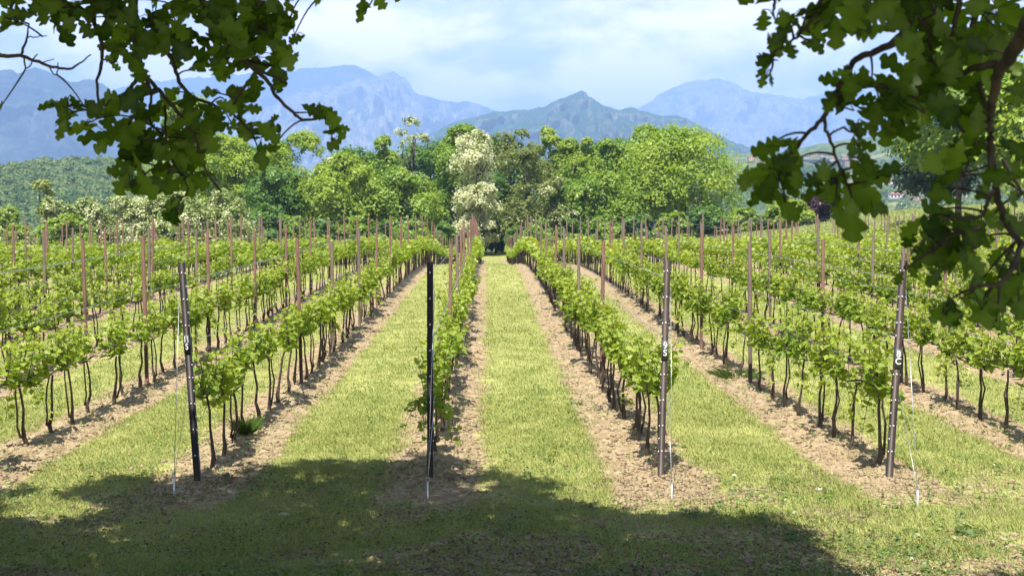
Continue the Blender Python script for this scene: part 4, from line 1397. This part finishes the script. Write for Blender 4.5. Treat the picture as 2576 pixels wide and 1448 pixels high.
RBLOB = [
    (670, -10, 60, 20, .8), (820, 20, 70, 45, 1.0), (830, 150, 60, 45, 1.0), (920, 170, 50, 60, .9), (770, 285, 45, 30, .9), (880, 340, 60, 45, 1.0), (780, 470, 45, 55, 1.0), (760, 560, 35, 40, .8),
    (1060, 80, 70, 100, 1.1), (1080, 240, 55, 60, 1.0), (1100, 310, 50, 40, .9), (1250, 60, 100, 80, 1.2), (1280, 200, 70, 60, 1.1), (1360, 60, 120, 70, 1.2), (1540, 70, 140, 90, 1.4), (1560, 180, 120, 45, 1.2), (1720, 90, 110, 110, 1.4),
    (1950, 90, 160, 110, 1.1), (2000, 280, 130, 100, 1.2), (2420, 100, 150, 110, 1.2), (2450, 280, 110, 110, 1.2), (2200, 60, 80, 60, .5), (2130, 260, 60, 60, .5),
    (1800, 330, 110, 90, 1.2), (1760, 480, 110, 90, 1.2), (1950, 470, 120, 90, 1.3), (2120, 450, 90, 80, 1.1), (2280, 380, 80, 80, 1.1), (1320, 500, 35, 50, .9), (1250, 600, 55, 70, 1.0), (1380, 600, 70, 60, 1.0), (1260, 690, 50, 40, .9),
    (1500, 600, 90, 60, 1.1), (1640, 640, 90, 80, 1.2), (1820, 620, 120, 80, 1.2), (1990, 620, 90, 70, 1.1), (2180, 640, 80, 80, .9), (1380, 780, 80, 60, 1.0), (1500, 800, 90, 80, 1.2), (1620, 800, 80, 80, 1.2), (1400, 920, 60, 60, 1.0), (1420, 1030, 50, 50, .9), (1580, 940, 70, 50, .9),
    (1740, 880, 70, 80, 1.0), (1780, 760, 90, 60, 1.1), (1880, 800, 80, 70, 1.0), (2020, 800, 80, 80, .9), (2150, 800, 70, 80, .8), (2220, 880, 70, 60, .9), (2520, 520, 60, 60, .9), (2500, 650, 60, 60, .5), (2100, 1010, 80, 40, .8), (2230, 1000, 60, 60, .8),
    (770, 1040, 70, 55, 1.0), (950, 1080, 60, 45, 1.0), (640, 1220, 55, 50, .9), (780, 1190, 90, 60, 1.1), (900, 1180, 90, 60, 1.0), (720, 1330, 70, 70, 1.1), (850, 1330, 90, 60, 1.0), (960, 1280, 60, 60, .9), (900, 1430, 80, 50, .8), (760, 1400, 60, 30, .7),
    (1180, 1180, 50, 50, .9), (1110, 1320, 60, 50, 1.0), (1220, 1300, 70, 60, 1.1), (1450, 1170, 60, 70, 1.0), (1330, 1360, 110, 60, 1.1), (1450, 1330, 90, 60, 1.0), (1560, 1250, 70, 40, .9), (1380, 1470, 110, 60, 1.2), (1500, 1430, 60, 50, .9), (1240, 1450, 70, 40, .8),
    (2080, 1100, 80, 50, .8), (2130, 1220, 70, 60, .7), (2480, 1050, 70, 60, .7), (2450, 1250, 80, 60, .7), (2000, 1300, 60, 50, .5), (1950, 1330, 60, 40, .4), (2530, 1400, 50, 50, .6), (2250, 1330, 60, 60, .5),
    (1950, 1480, 80, 50, .8), (1850, 1580, 70, 60, .9), (1980, 1600, 110, 70, 1.2), (2120, 1560, 80, 50, .9), (1870, 1700, 70, 50, 1.0), (2050, 1720, 120, 70, 1.3), (1780, 1790, 70, 60, .9), (1920, 1810, 110, 60, 1.2), (2080, 1830, 100, 60, 1.2), (1740, 1900, 40, 40, .8), (1920, 1930, 50, 40, .7), (2210, 1700, 60, 50, .9),
    (2200, 1840, 60, 40, .8), (2330, 1560, 80, 60, .8), (2440, 1600, 80, 70, .8), (2430, 1750, 70, 60, .9), (2520, 1900, 60, 60, 1.0), (2400, 1960, 70, 60, 1.1), (2250, 2010, 90, 50, 1.1), (2130, 2100, 80, 50, .9), (2000, 2200, 60, 50, .7), (2300, 2150, 90, 60, 1.1), (2420, 2100, 80, 60, 1.1), (2530, 2080, 50, 80, 1.1), (2260, 2270, 80, 60, 1.0), (2380, 2260, 50, 40, .6), (2540, 2200, 30, 50, .8),
]
bough(OAK_R, RB, RBLOB, zrx, zry, 2.35, .11, 9, .088, 3.3)

# crowns overhead: leaf clumps whose shade falls on the headland in front of the vines
SB = [(-900, 1285), (-300, 1270), (0, 1240), (120, 1218), (190, 1238), (300, 1197), (450, 1214), (600, 1195), (700, 1167), (850, 1157), (950, 1174), (1060, 1152), (1160, 1174), (1245, 1166),
      (1275, 1218), (1365, 1200), (1385, 1252), (1500, 1290), (1600, 1314), (1720, 1300), (1850, 1320), (1960, 1312), (2040, 1355), (2080, 1440), (2150, 1530), (2250, 1640)]
sbD = np.array([2.67 * F / (b - 570) for a, b in SB])
sbX = np.array([(a - 1227) * d / F for (a, b), d in zip(SB, sbD)])
ro = np.random.default_rng(88)
slope = TOSUN[:2] / TOSUN[2]
G = np.stack([ro.uniform(-8.5, 4.5, 5200), ro.uniform(1.5, 13.2, 5200)], 1)
lim = np.interp(G[:, 0], sbX, sbD, right=8.0)
gpx = 1227 + G[:, 0] * F / G[:, 1]
gpy = 570 + 2.67 * F / G[:, 1]
hole = (np.abs(gpx - 110) < 130) & (np.abs(gpy - 1290) < 38)
hole |= (np.abs(gpx - 1620) < 130) & (np.abs(gpy - 1392) < 9)
hole |= (np.abs(gpx - 1420) < 30) & (np.abs(gpy - 1330) < 18)
ok = (G[:, 1] < lim - .18) & ~hole & (G[:, 1] < 13.2)
G = G[ok]
H = ro.uniform(4.3, 8.2, len(G)) + .5 * vnoise(G[:, 0], G[:, 1], 4)
C = np.c_[G, np.zeros(len(G))] + np.c_[slope[0] * H, slope[1] * H, H]
px, py, w = proj(C)
vis = (w > 0) & (py > -260) & (px > -400) & (px < 3000)
C[vis, 2] += 0
ok = ~vis
C, G = C[ok], G[ok]
nl = 52
off_ = ro.normal(size=(len(C), nl, 3)) * np.array([.13, .13, .10])
P = (C[:, None] + off_).reshape(-1, 3)
Nn = np.stack([ro.normal(0, .5, len(P)), ro.normal(0, .5, len(P)), np.ones(len(P))], 1)
left = np.repeat(C[:, 0] < .2 + .25 * np.sin(C[:, 1] * 2), nl)
for root, sel in ((OAK_L, left), (OAK_R, ~left)):
    V, Q = cards(P[sel], Nn[sel], ro.uniform(.055, .085, sel.sum()), .6, ro, .15)
    link('crown', make_mesh('oak_crown', V, Q, np.repeat(np.clip(ro.normal(.4, .2, sel.sum()), 0, 1), 4), [M['oak_leaf']]), root)
    mb = MB()
    b = np.array(root.location)
    s = -1 if root is OAK_L else 1
    mb.add(*tube([b + [0, 0, -.4], b + [0, .05, .6], b + [-.1 * s, .1, 2.2], b + [-.2 * s, .3, 4.0], b + [-.4 * s, .7, 5.6]], [.46, .36, .31, .26, .15], 12))
    fork = b + [-.2 * s, .3, 4.0]
    ends = ([(-5.5, 4.0, 7.6), (-2.6, 6.2, 8.2), (-1.0, 3.4, 6.6), (-.6, 1.0, 6.0)] if s < 0 else [(1.6, 4.6, 7.6), (1.2, 1.6, 6.0), (4.0, 3.0, 7.4)])
    for e in ends:
        e = np.array(e, float)
        mid = (fork + e) / 2 + np.array([0, 0, .7])
        tt = np.linspace(0, 1, 9)[:, None]
        mb.add(*tube((1 - tt) ** 2 * fork + 2 * tt * (1 - tt) * mid + tt ** 2 * e, np.linspace(.16, .03, 9), 8))
    link('trunk', mb.mesh('oak_trunk', [M['oak_bark']], True), root)

# ------------------------------------------------------------------ haze
hm, hnt, hout = new_mat('valley haze')
pv = hnt.nodes.new('ShaderNodeVolumePrincipled')
pv.inputs['Density'].default_value = 0.00021
pv.inputs['Color'].default_value = (.365, .555, 1.0, 1)
pv.inputs['Anisotropy'].default_value = -0.15
hnt.links.new(pv.outputs[0], hout.inputs['Volume'])
tag(link('haze', make_mesh('haze', *box(-14500, 14500, -420, 14500, -60, 1450), None, [hm])), 'pale blue summer haze over the valley', None, None, 'stuff')
